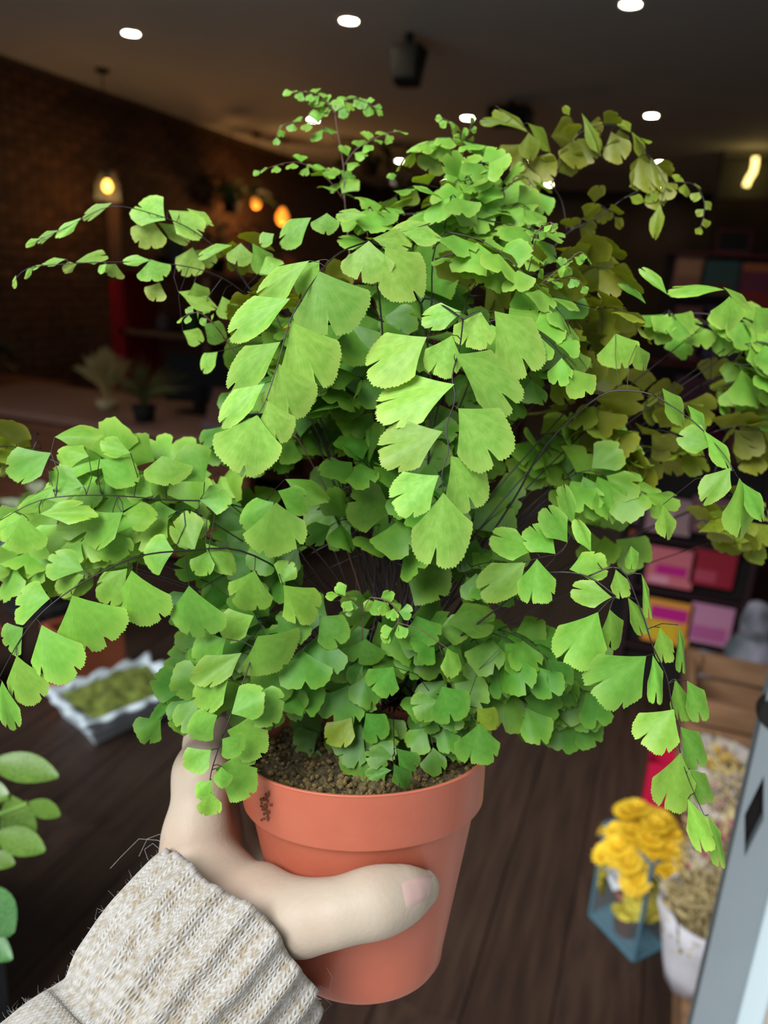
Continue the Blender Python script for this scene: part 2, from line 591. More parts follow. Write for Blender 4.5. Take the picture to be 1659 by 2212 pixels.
# shelf unit of pale wood behind
e = empty('shelf_unit', (-3.0, 4.75, 0), 'pale wooden open shelf unit with pots behind the display table', 'shelf')
for zz in (.10, .55, 1.0, 1.42):
    MB().box(-.72, 1.25, -.2, .2, zz - .03, zz).build('shelf_board', M_wood if zz < 1.1 else M_wood2, e)
for xx in (-.72, -.02, .60, 1.22):
    MB().box(xx, xx + .045, -.2, .2, 0, 1.42).build('upright', M_wood if xx > -.5 else M_red, e)
MB().box(-.72, 1.25, .19, .2, .02, 1.42).build('back_board', M_wood2, e)
p1 = on(250, 560, 1, 5.45)
e = empty('red_banner_pole', (p1.x, 5.45, 0), 'tall red painted pole standing left of the pale shelf unit', 'pole')
MB().box(-.055, .055, -.03, .03, .02, 1.3).build('lower_pole', M_red, e)
MB().box(-.05, .05, -.02, .02, 1.3, 2.15).build('upper_pole', mat('dusty_board', srgb(96, 74, 62), .7), e)
MB().box(-.16, .16, -.12, .12, 0, .02).build('foot', M_black, e)
# plants and pots on the shelf boards
for i, (xx, zz, col, nm) in enumerate([(-3.42, 1.0, (104, 84, 84), 'mauve'), (-3.18, 1.0, (66, 92, 44), 'green'), (-2.9, 1.0, (150, 92, 60), 'orange brown'), (-2.55, 1.0, (84, 80, 92), 'slate'), (-2.2, 1.0, (130, 60, 40), 'rust'),
                                        (-3.3, 1.42, (44, 40, 46), 'charcoal'), (-2.45, 1.42, (150, 74, 30), 'amber'), (-1.86, 1.42, (170, 140, 110), 'sand')]):
    e = empty('shelf_jar', (xx, 4.66, zz), '%s jar on the %s board of the pale shelf unit' % (nm, 'top' if zz > 1.2 else 'third'), 'jar', 'jars on the shelf unit')
    mj = mat('jar_%s' % nm.replace(' ', '_'), srgb(*col), .4)
    hh = .12 + .05 * (i % 3)
    MB().lathe([(0, 0), (.05, 0), (.06, .03), (.062, hh * .7), (.045, hh * .9), (.045, hh), (.036, hh), (.036, hh * .85), (0, hh * .8)], 18).build('body', mj, e, True)
    MB().lathe([(.0, hh + .02), (.03, hh + .02), (.05, hh + .012), (.05, hh)], 18).build('lid', M_wood2, e, True)
for i, (xx, yy, zz, s) in enumerate([(-3.05, 4.78, 1.42, 2), (-2.72, 4.8, 1.42, 3), (-3.5, 4.8, 1.42, 4)]):
    bush('trailing_plant', Vector((xx, yy, zz)), 'dark leafy potted plant on the shelf unit top, %s' % ['beside the charcoal jar', 'next to the amber jar', 'above the red upright'][i], .3, .11, 26, leafA, .10, M_dkleaf, (.06, .1, M_dark), seed=s, group='plants on the shelf unit')
for i, (px, py, yy, s) in enumerate([(500, 415, 7.4, 5), (800, 335, 8.2, 6), (900, 410, 8.8, 7)]):
    p = on(px, py, 1, yy)
    e = bush('hanging_plant', p - Vector((0, 0, .2)), 'dark leafy plant hung deep in the shop, %s' % ['near the amber lamps', 'behind the young fern tip', 'behind the middle of the fern'][i], .25, .34, 40, leafA, .18, M_dkleaf, (.10, .12, M_dark), seed=s, group='hanging baskets', droop=.6)
    MB().tube([(0, 0, .1), (0, 0, ZC - e.location.z)], .004, 4).build('hanging_cord', M_cable, e)
# long counter further back with bright worn top edge
table('counter', -3.1, -1.2, 6.4, 7.1, .98, 'long counter with a light wooden top deep in the shop', M_wood, M_wood2, board=True)
p = on(655, 552, 1, 4.2)
e = empty('wooden_tray', (p.x, 4.75, 1.42), 'bright pale wooden tray on the shelf unit top behind the front leaves', 'tray')
MB().box(-.13, .17, -.14, .14, 0, .012).build('tray_base', mat('bright_wood', srgb(226, 178, 124), .5), e)
for sy in (-1, 1):
    MB().box(-.13, .17, sy * .14 - .006, sy * .14 + .006, .012, .06).build('tray_side', mat('bright_wood', srgb(226, 178, 124), .5), e)

# low table far left with dim plants
table('side_table', -4.6, -3.95, 3.4, 4.3, .62, 'dim wooden side table against the brick wall', M_wood2, M_wood2)
bush('leafy_plant', Vector((-4.2, 3.7, .62)), 'dark leafy plant on the dim side table by the brick wall', .3, .25, 30, leafA, .13, M_dkleaf, (.08, .12, mat('dull_lilac_pot', srgb(120, 106, 110), .6)), seed=9)

# white scalloped planter with square terracotta pot and moss
c0 = on(192, 1560, 2, .10); c1 = on(112, 1485, 2, .10); c2 = on(372, 1490, 2, .10)
ux = (c2 - c0); uy = (c1 - c0)
ux.z = uy.z = 0
uxn = ux.normalized(); uyn = Vector((-uxn.y, uxn.x, 0))
LX, LY = .34, .26
e = empty('moss_planter', (c0.x, c0.y, 0), 'white planter tray with scalloped rim holding moss and a square terracotta pot', 'planter')
TM = Matrix((uxn, uyn, Vector((0, 0, 1)))).transposed().to_4x4()
sc = MB()
N = 160
per = []
for i in range(N):
    t = i / N * 2 * (LX + LY)
    if t < LX: p = (t, 0)
    elif t < LX + LY: p = (LX, t - LX)
    elif t < 2 * LX + LY: p = (LX - (t - LX - LY), LY)
    else: p = (0, LY - (t - 2 * LX - LY))
    per.append((Vector((p[0], p[1], 0)), t))
cen = Vector((LX / 2, LY / 2, 0))
prof = [(-.03, 0), (-.005, .07), (.018, .085), (.02, .10), (-.004, .10), (-.014, .08), (-.03, .06)]
k0 = len(sc.v)
for (p, t) in per:
    d = (p - cen).normalized()
    wv = .013 * math.cos(t / .085 * 2 * math.pi)
    for j, (off, z) in enumerate(prof):
        z += .007 * math.cos(t / .085 * 2 * math.pi) if 2 <= j <= 4 else 0
        o2 = off + (wv if 2 <= j <= 4 else 0)
        sc.v.append(tuple(TM @ (p + d * o2 + Vector((0, 0, z)))))
npf = len(prof)
for i in range(N):
    for j in range(npf - 1):
        a = i * npf + j; b = ((i + 1) % N) * npf + j
        sc.f.append((a, b, b + 1, a + 1))
sc.build('scalloped_tray', M_white, e, True)
MB().box(-.0, LX, 0, LY, .055, .06, TM).build('tray_floor', M_white, e)
mo = MB()
G = 22
for i in range(G + 1):
    for j in range(G + 1):
        x = .02 + (LX - .04) * i / G; y = .02 + (LY - .04) * j / G
        z = .088 + .05 * noise.noise((x * 22, y * 22, 3)) * .5 + .025 * math.sin(math.pi * i / G) * math.sin(math.pi * j / G)
        mo.v.append(tuple(TM @ Vector((x, y, max(z, .061)))))
for i in range(G):
    for j in range(G):
        a = i * (G + 1) + j
        mo.f.append((a, a + G + 1, a + G + 2, a + 1))
tag(mo.build('moss', M_moss, e, True), kind='stuff')
for k, (x0, x1, y0, y1) in enumerate([(.05, .27, .21, .222), (.05, .27, .348, .36), (.05, .062, .222, .348), (.258, .27, .222, .348)]):
    MB().box(x0, x1, y0 + .06, y1 + .06, .0, .26, TM).build('pot_side', M_terra, e)
MB().box(.062, .258, .282, .408, .2, .215, TM).build('pot_soil', M_moss, e)
# terracotta things behind the planter
for k, (px, py, rr, hh, lb) in enumerate([(-60, 1400, .10, .22, 'terracotta pot left of the moss planter'), (470, 1230, .12, .26, 'terracotta pot on the floor behind the fern')]):
    b = on(px, py + 90, 2, 0)
    e = empty('clay_pot', b, lb, 'pot', 'clay pots on the floor')
    MB().lathe([(0, 0), (rr * .7, 0), (rr * .92, hh * .75), (rr * 1.05, hh * .75), (rr * 1.08, hh), (rr * .95, hh), (rr * .88, hh * .8), (0, hh * .78)], 24).build('pot_body', M_terra, e, True)
    MB().lathe([(0, hh * .8), (rr * .87, hh * .78)], 16).build('pot_earth', M_dark, e)
# grey planter with variegated plant at the left edge
gp = on(95, 1290, 2, .25)
e = empty('plant_stand', (gp.x, gp.y, 0), 'dark plant stand under the grey planter at the left', 'stand')
MB().lathe([(0, .25), (.13, .25), (.135, .235), (.13, .22), (0, .22)], 20).build('stand_top', M_dark, e)
for k in range(3):
    a = k * 2.094 + .4
    MB().tube([(.09 * math.cos(a), .09 * math.sin(a), .225), (.13 * math.cos(a), .13 * math.sin(a), 0)], .009, 6).build('leg', M_dark, e)
mv = mat('variegated_leaf', srgb(150, 172, 120), .5, col2=srgb(214, 216, 186), scale=14, var=.15)
bush('variegated_plant', Vector((gp.x, gp.y, .25)), 'white and green variegated plant in a blue grey planter at the left edge', .22, .26, 22, leafA, .13, mv, (.12, .24, mat('blue_grey_pot', srgb(112, 122, 128), .6)), seed=12)


# close plants at the left edge: arching stems with pointed oval leaves
def edge_plant(name, label, base_px, d, leaves, m, stand_h):
    b = P(base_px[0], base_px[1], d)
    e = empty(name, (b.x, b.y, stand_h), label, 'plant')
    MB().lathe([(0, 0), (.05, 0), (.065, .10), (.07, .10), (.07, .115), (.06, .115), (.056, .095), (0, .09)], 20).build('pot', M_dark, e, True)
    st = MB()
    off = Vector((b.x, b.y, stand_h))
    me = blade_mesh(8, .62, .10)
    me.materials.append(m)
    for (bx, by, tx, ty, w, dz) in leaves:
        B = P(bx, by, d + dz) - off; T = P(tx, ty, d + dz * .6) - off
        o = link('leaf', me, None, e)
        L = (T - B).length
        n = (R @ Vector((.1, .6, .7)))
        o.matrix_basis = frame_mat(B, T - B, n, w * d / F / .62, L, L)
        st.tube([(0, 0, .09), tuple(B * .5 + Vector((-.02, 0, .05))), tuple(B)], .0022, 5)
    st.build('stems', m, e)
    return b


m_edge = mat('edge_leaf', srgb(104, 136, 52), .35, .5, col2=srgb(66, 100, 34), scale=30, var=.12)
edge_plant('wax_plant', 'pointed oval leaves of a glossy green plant at the left edge below the fern', (-470, 1960), .62,
           [(-20, 1645, 122, 1672, 66, 0), (20, 1720, 60, 1840, 70, .01), (60, 1735, 130, 1760, 40, -.01), (-10, 1800, 95, 1835, 60, .0), (-30, 1850, 30, 1865, 40, 0), (-60, 1690, 20, 1730, 50, .02)], m_edge, .82)
edge_plant('rubber_plant', 'dark glossy leaf tip at the left edge beside the knitted sleeve', (-700, 2130), .60,
           [(-60, 1915, 26, 2020, 90, 0), (-70, 2010, 22, 2070, 60, .02), (-90, 1960, -10, 1985, 50, .01)], mat('rubber_leaf', srgb(60, 110, 60), .3, .5, col2=srgb(96, 140, 80), scale=30), .82)
b = P(-590, 2020, .61)
e = empty('plant_shelf', (b.x, b.y + .02, 0), 'narrow shelf stand outside the door carrying the edge plants', 'stand')
MB().box(-.10, .10, -.085, .085, .80, .82).build('shelf_top', M_dark, e)
for sx in (-.08, .09):
    for sy in (-.075, .075):
        MB().tube([(sx, sy, 0 - .02), (sx, sy, .80)], .01, 6).build('leg', M_dark, e)
# ------------------------------------------------------------------ right side displays
bx0, bx1 = .19, .80
e = empty('low_bench', ((bx0 + bx1) / 2, 1.75, 0), 'low pale wooden bench along the right wall under the dried flowers', 'bench')
for k in range(5):
    w = (bx1 - bx0) / 5
    MB().box(-.305 + k * w, -.305 + (k + 1) * w - .006, -.85, .98, .225, .25).build('slat', M_wood, e)
for yy in (-.8, .1, .92):
    for sx in (-1, 1):
        MB().box(sx * .275 - .025, sx * .28 + .025, yy - .025, yy + .025, 0, .225).build('leg', M_wood, e)
MB().box(-.29, .29, -.84, -.82, .12, .225).build('apron', M_wood, e)
MB().box(-.30, -.28, -.84, .96, .10, .225).build('side_rail', M_wood, e)

# glass box planter with yellow flowers on the floor
A = on(1274, 1978, 2, 0); B = on(1368, 2078, 2, 0)
ux = (B - A); wA = ux.length; uxn = ux.normalized(); uyn = Vector((-uxn.y, uxn.x, 0))
if uyn.y < 0: uyn = -uyn
TM = Matrix((uxn, uyn, Vector((0, 0, 1)))).transposed().to_4x4()
wB = .09
HT = .27
e = empty('glass_planter', (A.x, A.y, 0), 'teal edged glass box on the floor holding yellow flowers', 'planter')
M_teal = mat('teal_edge', srgb(70, 104, 118), .3, .5)
cs = [(0, 0), (wA, 0), (wA, wB), (0, wB)]
for k in range(4):
    a, b2 = cs[k], cs[(k + 1) % 4]
    MB().tube([TM @ Vector((a[0], a[1], .004)), TM @ Vector((b2[0], b2[1], .004))], .005, 6).build('edge_bar', M_teal, e)
    MB().tube([TM @ Vector((a[0], a[1], HT)), TM @ Vector((b2[0], b2[1], HT))], .004, 6).build('edge_bar', M_teal, e)
    MB().tube([TM @ Vector((a[0], a[1], .004)), TM @ Vector((a[0], a[1], HT))], .005, 6).build('edge_bar', M_teal, e)
    MB().add([TM @ Vector((a[0], a[1], .006)), TM @ Vector((b2[0], b2[1], .006)), TM @ Vector((b2[0], b2[1], HT)), TM @ Vector((a[0], a[1], HT))], [(0, 1, 2, 3)]).build('pane', M_glass, e)
MB().box(0, wA, 0, wB, .001, .004, TM).build('base_plate', M_teal, e)
cxy = Vector((wA / 2, wB / 2, 0))
yf = empty('yellow_flowers', Vector((A.x, A.y, 0)) + TM @ cxy + Vector((0, 0, .006)), 'bunch of bright yellow flowers in a clay pot inside the glass box', 'flowers')
MB().lathe([(0, 0), (.028, 0), (.037, .10), (.040, .10), (.040, .115), (.035, .115), (.032, .1), (0, .1)], 20).build('pot', M_terra, yf, True)
M_yel = mat('yellow_petal', srgb(226, 192, 50), .6, col2=srgb(212, 168, 30), scale=40, var=.12)
M_lem = mat('lemon_petal', srgb(206, 190, 70), .6, col2=srgb(170, 160, 60), scale=40, var=.12)


def flower_mesh(r, npet=14, layers=3):
    mb = MB()
    for l in range(layers):
        for k in range(npet):
            a = 2 * math.pi * (k + .5 * l) / npet
            rr = r * (1 - .25 * l)
            el = .15 + .45 * l
            d = Vector((math.cos(a) * math.cos(el), math.sin(a) * math.cos(el), math.sin(el)))
            s = Vector((-math.sin(a), math.cos(a), 0)) * rr * .2
            mb.add([d * rr * .12 - s * .3, d * rr * .12 + s * .3, d * rr * .75 + s, d * rr + Vector((0, 0, .02 * r)), d * rr * .75 - s], [(0, 1, 2, 3, 4)])
    mb.ball((0, 0, r * .18), (r * .22, r * .22, r * .16), 8, 5)
    return mb.mesh('flower_head')


fm = flower_mesh(.036)
fm.materials.append(M_yel)
fm2 = flower_mesh(.032)
fm2.materials.append(M_lem)
rr_ = random.Random(4)
st = MB()
for k in range(84):
    low = k >= 60
    a = rr_.uniform(0, 6.283); q = (rr_.random() ** .5) * (.082 if not low else .062)
    z = (.22 + .10 * (1 - (q / .082) ** 2)) + rr_.uniform(-.02, .02) if not low else rr_.uniform(.10, .17)
    p = Vector((math.cos(a) * q, math.sin(a) * q, z))
    if low: p.x = math.cos(a) * .062; p.y = math.sin(a) * .062
    o = link('flower_head', fm2 if low else fm, None, yf)
    d = (p - Vector((0, 0, .12)))
    o.matrix_basis = frame_mat(p, d.orthogonal(), d.normalized(), 1, 1, 1)
    st.tube([(0, 0, .1), tuple(p)], .002, 4)
st.build('stems', mat('flower_stem', srgb(96, 110, 40), .7), yf)
tg = empty('price_tag', Vector((A.x, A.y, 0)) + TM @ Vector((wA * .42, -.009, .17)), 'small white price tag on the glass box of yellow flowers', 'tag')
MB().box(-.026, .026, -.0012, .0012, -.026, .026, TM @ Matrix.Rotation(.7, 4, 'Y')).build('tag_card', M_white, tg)
MB().box(-.010, .010, -.002, -.0013, -.004, .006, TM @ Matrix.Rotation(.7, 4, 'Y')).build('tag_print', mat('grey_print', srgb(120, 120, 126), .7), tg)


# dried flower bunches and bags on the bench
def on_bench(px, py, z=.25):
    return on(px, py, 2, z)


def dried_bunch(name, base, label, h, cols, seed, spread=.12, bag=None, n=60):
    r = random.Random(seed)
    e = empty(name, base, label, 'dried flowers', 'dried flower bunches on the bench')
    if bag:
        MB().lathe([(0, 0), (.05, 0), (.06, .04), (.075, .12), (.085, .17), (.08, .17), (.068, .11), (0, .02)], 22, wob=.08).build('paper_wrap', bag, e, True)
    sm = MB()
    heads = {}
    for i in range(n):
        a = r.uniform(0, 6.283); q = r.random() ** .6 * spread
        tip = Vector((math.cos(a) * q, math.sin(a) * q, h * r.uniform(.6, 1) * (1 - .3 * q / spread)))
        sm.tube([(tip.x * .15, tip.y * .15, .02), (tip.x * .5, tip.y * .5, tip.z * .6), tuple(tip)], .0016, 3)
        c = r.choice(cols)
        heads.setdefault(c, MB()).ball(tip, (r.uniform(.003, .006), r.uniform(.003, .006), r.uniform(.004, .010)), 6, 4)
        sm.tube([tuple(tip), tuple(tip + Vector((r.gauss(0, .02), r.gauss(0, .02), r.uniform(0, .03))))], .0011, 3, False)
    tag(sm.build('dry_stems', M_straw, e), kind='stuff')
    for c, mb in heads.items():
        tag(mb.build('seed_heads', mat('dry_%d_%d_%d' % c, srgb(*c), .85), e), kind='stuff')
    return e


M_paper = mat('grey_paper', srgb(176, 168, 162), .7, col2=srgb(150, 142, 134), scale=20)
M_plasticbag = mat('white_paper', srgb(206, 204, 210), .5, col2=srgb(180, 178, 186), scale=10)
b = Vector((.208, 1.245, .25))
dried_bunch('dried_bunch', b, 'straw coloured dried bunch in crumpled white paper beside the door post', .26, [(150, 130, 90), (120, 106, 70), (168, 150, 112)], 21, .075, M_plasticbag, 420)
b = Vector((.26, 1.42, .25))
dried_bunch('dried_bunch', b, 'pink and magenta dried bunch behind the door post', .26, [(170, 60, 110), (196, 130, 130), (150, 40, 100), (150, 120, 110)], 22, .08, M_paper, 380)
b = Vector((.27, 1.60, .25))
dried_bunch('dried_bunch', b, 'pale rose and grey dried bunch at the far side of the yellow flowers', .24, [(150, 130, 124), (180, 140, 140), (170, 160, 150)], 23, .075, M_paper, 300)
b = Vector((.245, 1.76, .25))
dried_bunch('dried_bunch', b, 'rust and yellow dried bunch right behind the yellow flowers', .20, [(164, 98, 70), (170, 150, 80), (220, 170, 20), (140, 100, 70)], 24, .06, M_paper, 130)
e = empty('gift_bag', (.145, 2.06, 0), 'crimson paper gift bag standing on the floor beyond the yellow flowers', 'bag')
MB().add([(-.034, -.045, 0), (.034, -.045, 0), (.034, .045, 0), (-.034, .045, 0), (-.036, -.05, .2), (.036, -.05, .2), (.036, .05, .2), (-.036, .05, .2)],
         [(0, 3, 2, 1), (0, 1, 5, 4), (1, 2, 6, 5), (2, 3, 7, 6), (3, 0, 4, 7)]).build('bag_body', M_crimson, e)
for sx in (-1, 1):
    MB().tube([(sx * .034, -.02, .195), (sx * .034, -.012, .24), (sx * .034, .012, .24), (sx * .034, .02, .195)], .002, 5).build('handle', M_crimson, e)
# wooden crate with a green plant
b = on(1572, 1640, 2, .25)
e = empty('wooden_crate', (b.x + .04, b.y, .25), 'open pale wooden crate on the bench behind the drooping frond', 'crate')
for k in range(3):
    z = .02 + k * .075
    for sy in (-1, 1):
        MB().box(-.17, .17, sy * .14 - .008, sy * .14 + .008, z, z + .062).build('slat', M_wood, e)
    for sx in (-1, 1):
        MB().box(sx * .17 - .008, sx * .17 + .008, -.13, .13, z, z + .062).build('slat', M_wood, e)
for sx in (-1, 1):
    for sy in (-1, 1):
        MB().box(sx * .155 - .012, sx * .155 + .012, sy * .125 - .012, sy * .125 + .012, 0, .235).build('corner_post', M_wood, e)
MB().box(-.16, .16, -.13, .13, 0, .012).build('crate_floor', M_wood, e)
bp = Vector((.37, 1.74, .25))
bush('green_pot_plant', Vector((bp.x + .03, bp.y, .25)), 'small deep green plant on the bench in front of the wooden crate', .17, .05, 26, leafA, .07, mat('deep_leaf', srgb(50, 84, 30), .5, var=.2, col2=srgb(36, 62, 22), scale=10), (.045, .07, mat('pale_grey_pot', srgb(150, 150, 152), .6)), seed=31)
# grey patterned fabric bundles in the crate
M_fab = mat('patterned_fabric', srgb(176, 170, 186), .8, col2=srgb(52, 66, 66), scale=9, detail=1)
for k, (bx_, by_, rr, hh) in enumerate([(.345, 2.32, .075, .26), (.235, 2.42, .045, .13), (.37, 2.5, .05, .30)]):
    e = empty('fabric_bundle', (bx_, by_, .25), '%s of grey and white patterned cloth on the bench behind the crate' % ['largest loose bundle', 'low flat bundle', 'tall rolled bundle'][k], 'cloth', 'patterned cloth bundles')
    mb = MB()
    mb.lathe([(.001, 0), (rr * .8, .005), (rr, hh * .3), (rr * .8, hh * .6), (rr * .95, hh * .8), (rr * .6, hh * .97), (.001, hh)], 26, wob=.14)
    mb.build('cloth', M_fab, e, True)
    MB().lathe([(rr * .86, hh * .58), (rr * .9, hh * .60), (rr * .86, hh * .62)], 20).build('tie', M_white, e)

# greeting card rack: cards at a plane across the shop, standing in a dark frame
def card(parent, px0, py0, px1, py1, yy, col, marks=()):
    a = on(px0, py0, 1, yy); b = on(px1, py1, 1, yy)
    org = parent.location
    x0, x1 = sorted((a.x, b.x)); z0, z1 = sorted((a.z, b.z))
    m = mat('card_%d_%d_%d' % col, srgb(*col), .5)
    o = MB().box(x0 - org.x, x1 - org.x, yy - org.y, yy - org.y + .003, z0 - org.z, z1 - org.z).build('card_face', m, parent)
    for (u0, v0, u1, v1, c) in marks:
        mm = mat('print_%d_%d_%d' % c, srgb(*c), .5)
        MB().box(x0 + (x1 - x0) * u0 - org.x, x0 + (x1 - x0) * u1 - org.x, yy - org.y - .0012, yy - org.y - .0002, z0 + (z1 - z0) * v0 - org.z, z0 + (z1 - z0) * v1 - org.z).build('card_print', mm, o)
    return o


YR = 2.85
rk0 = on(1395, 1060, 1, YR); rk1 = on(1580, 1440, 1, YR)
e = empty('card_rack', ((rk0.x + rk1.x) / 2, YR + .05, 0), 'dark rack of pink and magenta greeting cards behind the right fronds', 'rack')
hw = (rk1.x - rk0.x) / 2
MB().box(-hw, hw, .0, .02, 0, rk0.z + .12).build('back_panel', M_dark, e)
for sx in (-1, 1):
    MB().box(sx * hw - .012, sx * hw + .012, -.06, .02, 0, rk0.z + .12).build('rack_side', mat('dark_maroon', srgb(44, 26, 30), .6), e)
for py in (1170, 1283, 1412):
    z = on(1480, py, 1, YR).z
    MB().box(-hw + .012, hw - .012, -.06, .0, z - .012, z).build('ledge', mat('dark_maroon', srgb(44, 26, 30), .6), e)
mag = (190, 30, 130); ora = (206, 120, 50); yel = (214, 180, 40); lil = (196, 150, 172)
card(e, 1405, 1178, 1492, 1275, YR, (206, 110, 120), [(.2, .3, .85, .55, mag), (.1, .05, .5, .25, (220, 150, 170))])
card(e, 1502, 1178, 1580, 1275, YR, (150, 36, 52), [(.1, .1, .6, .4, (176, 70, 90))])
card(e, 1400, 1290, 1484, 1400, YR, (220, 150, 60), [(.1, .55, .9, .85, mag), (.15, .1, .7, .5, yel)])
card(e, 1496, 1300, 1572, 1400, YR, (190, 130, 160), [(.1, .1, .9, .45, (176, 90, 140))])
card(e, 1404, 1070, 1488, 1160, YR, (160, 130, 132), [(.1, .4, .6, .9, (184, 150, 150))])
card(e, 1500, 1070, 1576, 1160, YR, (120, 84, 90), [(.2, .2, .8, .6, (150, 110, 120))])
# loose cards clipped further left, dim orange
e = empty('card_stand', (on(1390, 1200, 1, 3.2).x, 3.25, 0), 'narrow stand of orange cards left of the dark card rack', 'stand')
MB().box(-.10, .10, .0, .02, 0, 1.0).build('stand_board', M_dark, e)
card(e, 1362, 1145, 1402, 1225, 3.2, (190, 96, 50), [(.2, .2, .8, .6, (170, 60, 30))])
card(e, 1362, 1240, 1402, 1320, 3.2, (150, 80, 60), [(.2, .2, .8, .6, (120, 50, 40))])
card(e, 1372, 1075, 1405, 1135, 3.2, (140, 104, 116))

# tall shelf of cards on the right, further in
YS = 5.6
s0 = on(1440, 540, 1, YS); s1 = on(1700, 1000, 1, YS)
e = empty('card_shelf', ((s0.x + s1.x) / 2, YS + .06, 0), 'tall dark shelf of colourful cards at the right of the shop', 'shelf')
hw = (s1.x - s0.x) / 2
M_mar = mat('dark_maroon', srgb(44, 26, 30), .6)
MB().box(-hw, hw, .0, .02, 0, s0.z + .02).build('back_panel', M_mar, e)
for py in (545, 790, 905, 1020):
    z = on(1550, py, 1, YS).z
    MB().box(-hw, hw, -.10, .0, z - .02, z).build('shelf_board', mat('rosewood', srgb(110, 52, 40), .5), e)
for px0, py0, px1, py1, c, mk in [(1462, 552, 1512, 640, (178, 120, 104), [(.1, .5, .9, .95, (206, 150, 120))]), (1520, 560, 1592, 640, (74, 104, 104), [(.2, .05, .8, .3, (130, 70, 50))]), (1602, 565, 1690, 700, (140, 66, 90), [(.1, .1, .9, .5, (176, 64, 60)), (.05, .85, .95, .97, (206, 120, 70))]),
                                  (1462, 660, 1512, 780, (140, 88, 92), ()), (1520, 660, 1592, 780, (96, 84, 120), [(.2, .2, .8, .8, (120, 80, 110))]),
                                  (1462, 810, 1530, 895, (110, 70, 90), ()), (1545, 810, 1640, 895, (150, 80, 70), [(.2, .3, .8, .7, (190, 110, 90))]), (1480, 920, 1560, 1010, (120, 40, 80), ()), (1570, 920, 1650, 1010, (160, 110, 110), ())]:
    card(e, px0, py0, px1, py1, YS, c, mk)
# picture frame above, neon tube, boxes
p = Vector((on(1585, 520, 1, YS + .04).x, YS - .03, s0.z + .068))
e = empty('picture_frame', p, 'thin dark red picture frame above the tall card shelf', 'frame')
for (x0, x1, z0, z1) in ((-.10, .10, .055, .067), (-.10, .10, -.067, -.055), (-.10, -.088, -.055, .055), (.088, .10, -.055, .055)):
    MB().box(x0, x1, -.01, .01, z0, z1).build('frame_bar', mat('wine_frame', srgb(110, 44, 60), .5), e)
MB().box(-.088, .088, .002, .006, -.055, .055).build('picture', M_black, e)
wy = 8.4
p = on(1620, 370, 1, wy)
e = empty('neon_sign', p, 'bent yellow neon tube glowing high at the right edge', 'neon light')
pts = [on(a, b, 1, wy) - p for (a, b) in ((1632, 340), (1631, 356), (1627, 372), (1618, 386), (1611, 402))]
MB().tube(pts, .028, 10).build('glowing_tube', M_neon, e, True)
MB().tube([pts[0], pts[0] + Vector((0, .08, .06))], .008, 6).build('holder', M_black, e)
p = on(1640, 330, 1, wy + .12)
e = empty('wall_cabinet', (p.x + .1, wy + .3, ZC), 'dim cabinet with orange and grey panels behind the neon tube', 'cabinet')
MB().box(-.42, .6, -.1, .15, -2.8, 0).build('cabinet_body', M_darkwall, e)
for (py0, py1, c) in ((235, 292, (150, 84, 30)), (296, 340, (132, 128, 110)), (345, 430, (84, 84, 70))):
    z0 = on(1640, py1, 1, wy + .2).z - ZC; z1 = on(1640, py0, 1, wy + .2).z - ZC
    MB().box(-.40, .55, -.112, -.1, z0, z1).build('cabinet_panel', mat('panel_%d_%d_%d' % c, srgb(*c), .6), e)

# ================================================================== the potted fern
PX = 785
rim = P(PX, 1604, .372)
axis = (R @ Vector((0.0, math.cos(math.radians(3.7)), math.sin(math.radians(3.7))))).normalized()
HP = .1065
pot_base = rim - axis * HP
fern = empty('potted_fern', pot_base, 'lush bright green maidenhair fern in a terracotta plastic pot held up in front', 'fern')
pz = axis
pxv = (R @ Vector((1, 0, 0)))
pxv = (pxv - pz * pxv.dot(pz)).normalized()
pyv = pz.cross(pxv)
POTM = Matrix((pxv, pyv, pz)).transposed().to_4x4()         # pot frame, relative to the fern's base
M_pot = mat('terracotta_plastic', srgb(186, 102, 78), .40, .4, col2=srgb(180, 95, 71), scale=30, bump=.05, bscale=300)
RT = .0600
prof = [(.0, .004), (.0335, .004), (.0335, 0), (.0365, 0), (.0385, .003), (.0392, .008), (.0540, .0795), (.0552, .0812), (.0573, .0816), (.0580, .0826), (RT - .0006, HP - .0016), (RT, HP - .0004), (RT - .0004, HP),
        (RT - .0014, HP), (RT - .0018, HP - .001), (.0560, .0830), (.0525, .078), (.0375, .008), (.0, .006)]
MB().lathe(prof, 96, POTM).build('pot', M_pot, fern, True)
pot_o = fern.children[0]
es = pot_o.modifiers.new('edge', 'EDGE_SPLIT')
es.split_angle = math.radians(40)
# soil
M_soil = mat('soil', srgb(98, 86, 58), .95, col2=srgb(54, 46, 32), scale=260, bump=1.0, bscale=500)
sl = MB()
NR, NA = 22, 72
for i in range(NR + 1):
    for j in range(NA):
        a = 2 * math.pi * j / NA; r = .0572 * i / NR
        x, y = r * math.cos(a), r * math.sin(a)
        z = HP - .0085 + .0045 * noise.noise((x * 90, y * 90, 1)) + .003 * noise.noise((x * 260, y * 260, 7)) + .004 * (1 - i / NR)
        sl.v.append(tuple(POTM @ Vector((x, y, z))))
for i in range(NR):
    for j in range(NA):
        a = i * NA + j; b = i * NA + (j + 1) % NA
        sl.f.append((a, b, b + NA, a + NA))
soil_o = sl.build('soil', M_soil, fern, True)
cr = MB()
r5 = random.Random(5)
for k in range(900):
    a = r5.uniform(0, 6.283); r = .0555 * math.sqrt(r5.random())
    x, y = r * math.cos(a), r * math.sin(a)
    s = r5.uniform(.0005, .0016)
    z = HP - .0085 + .0045 * noise.noise((x * 90, y * 90, 1)) + .004 * (1 - r / .0572) + .001
    cr.ball(POTM @ Vector((x, y, z)), (s * r5.uniform(.7, 1.4), s, s), 5, 4)
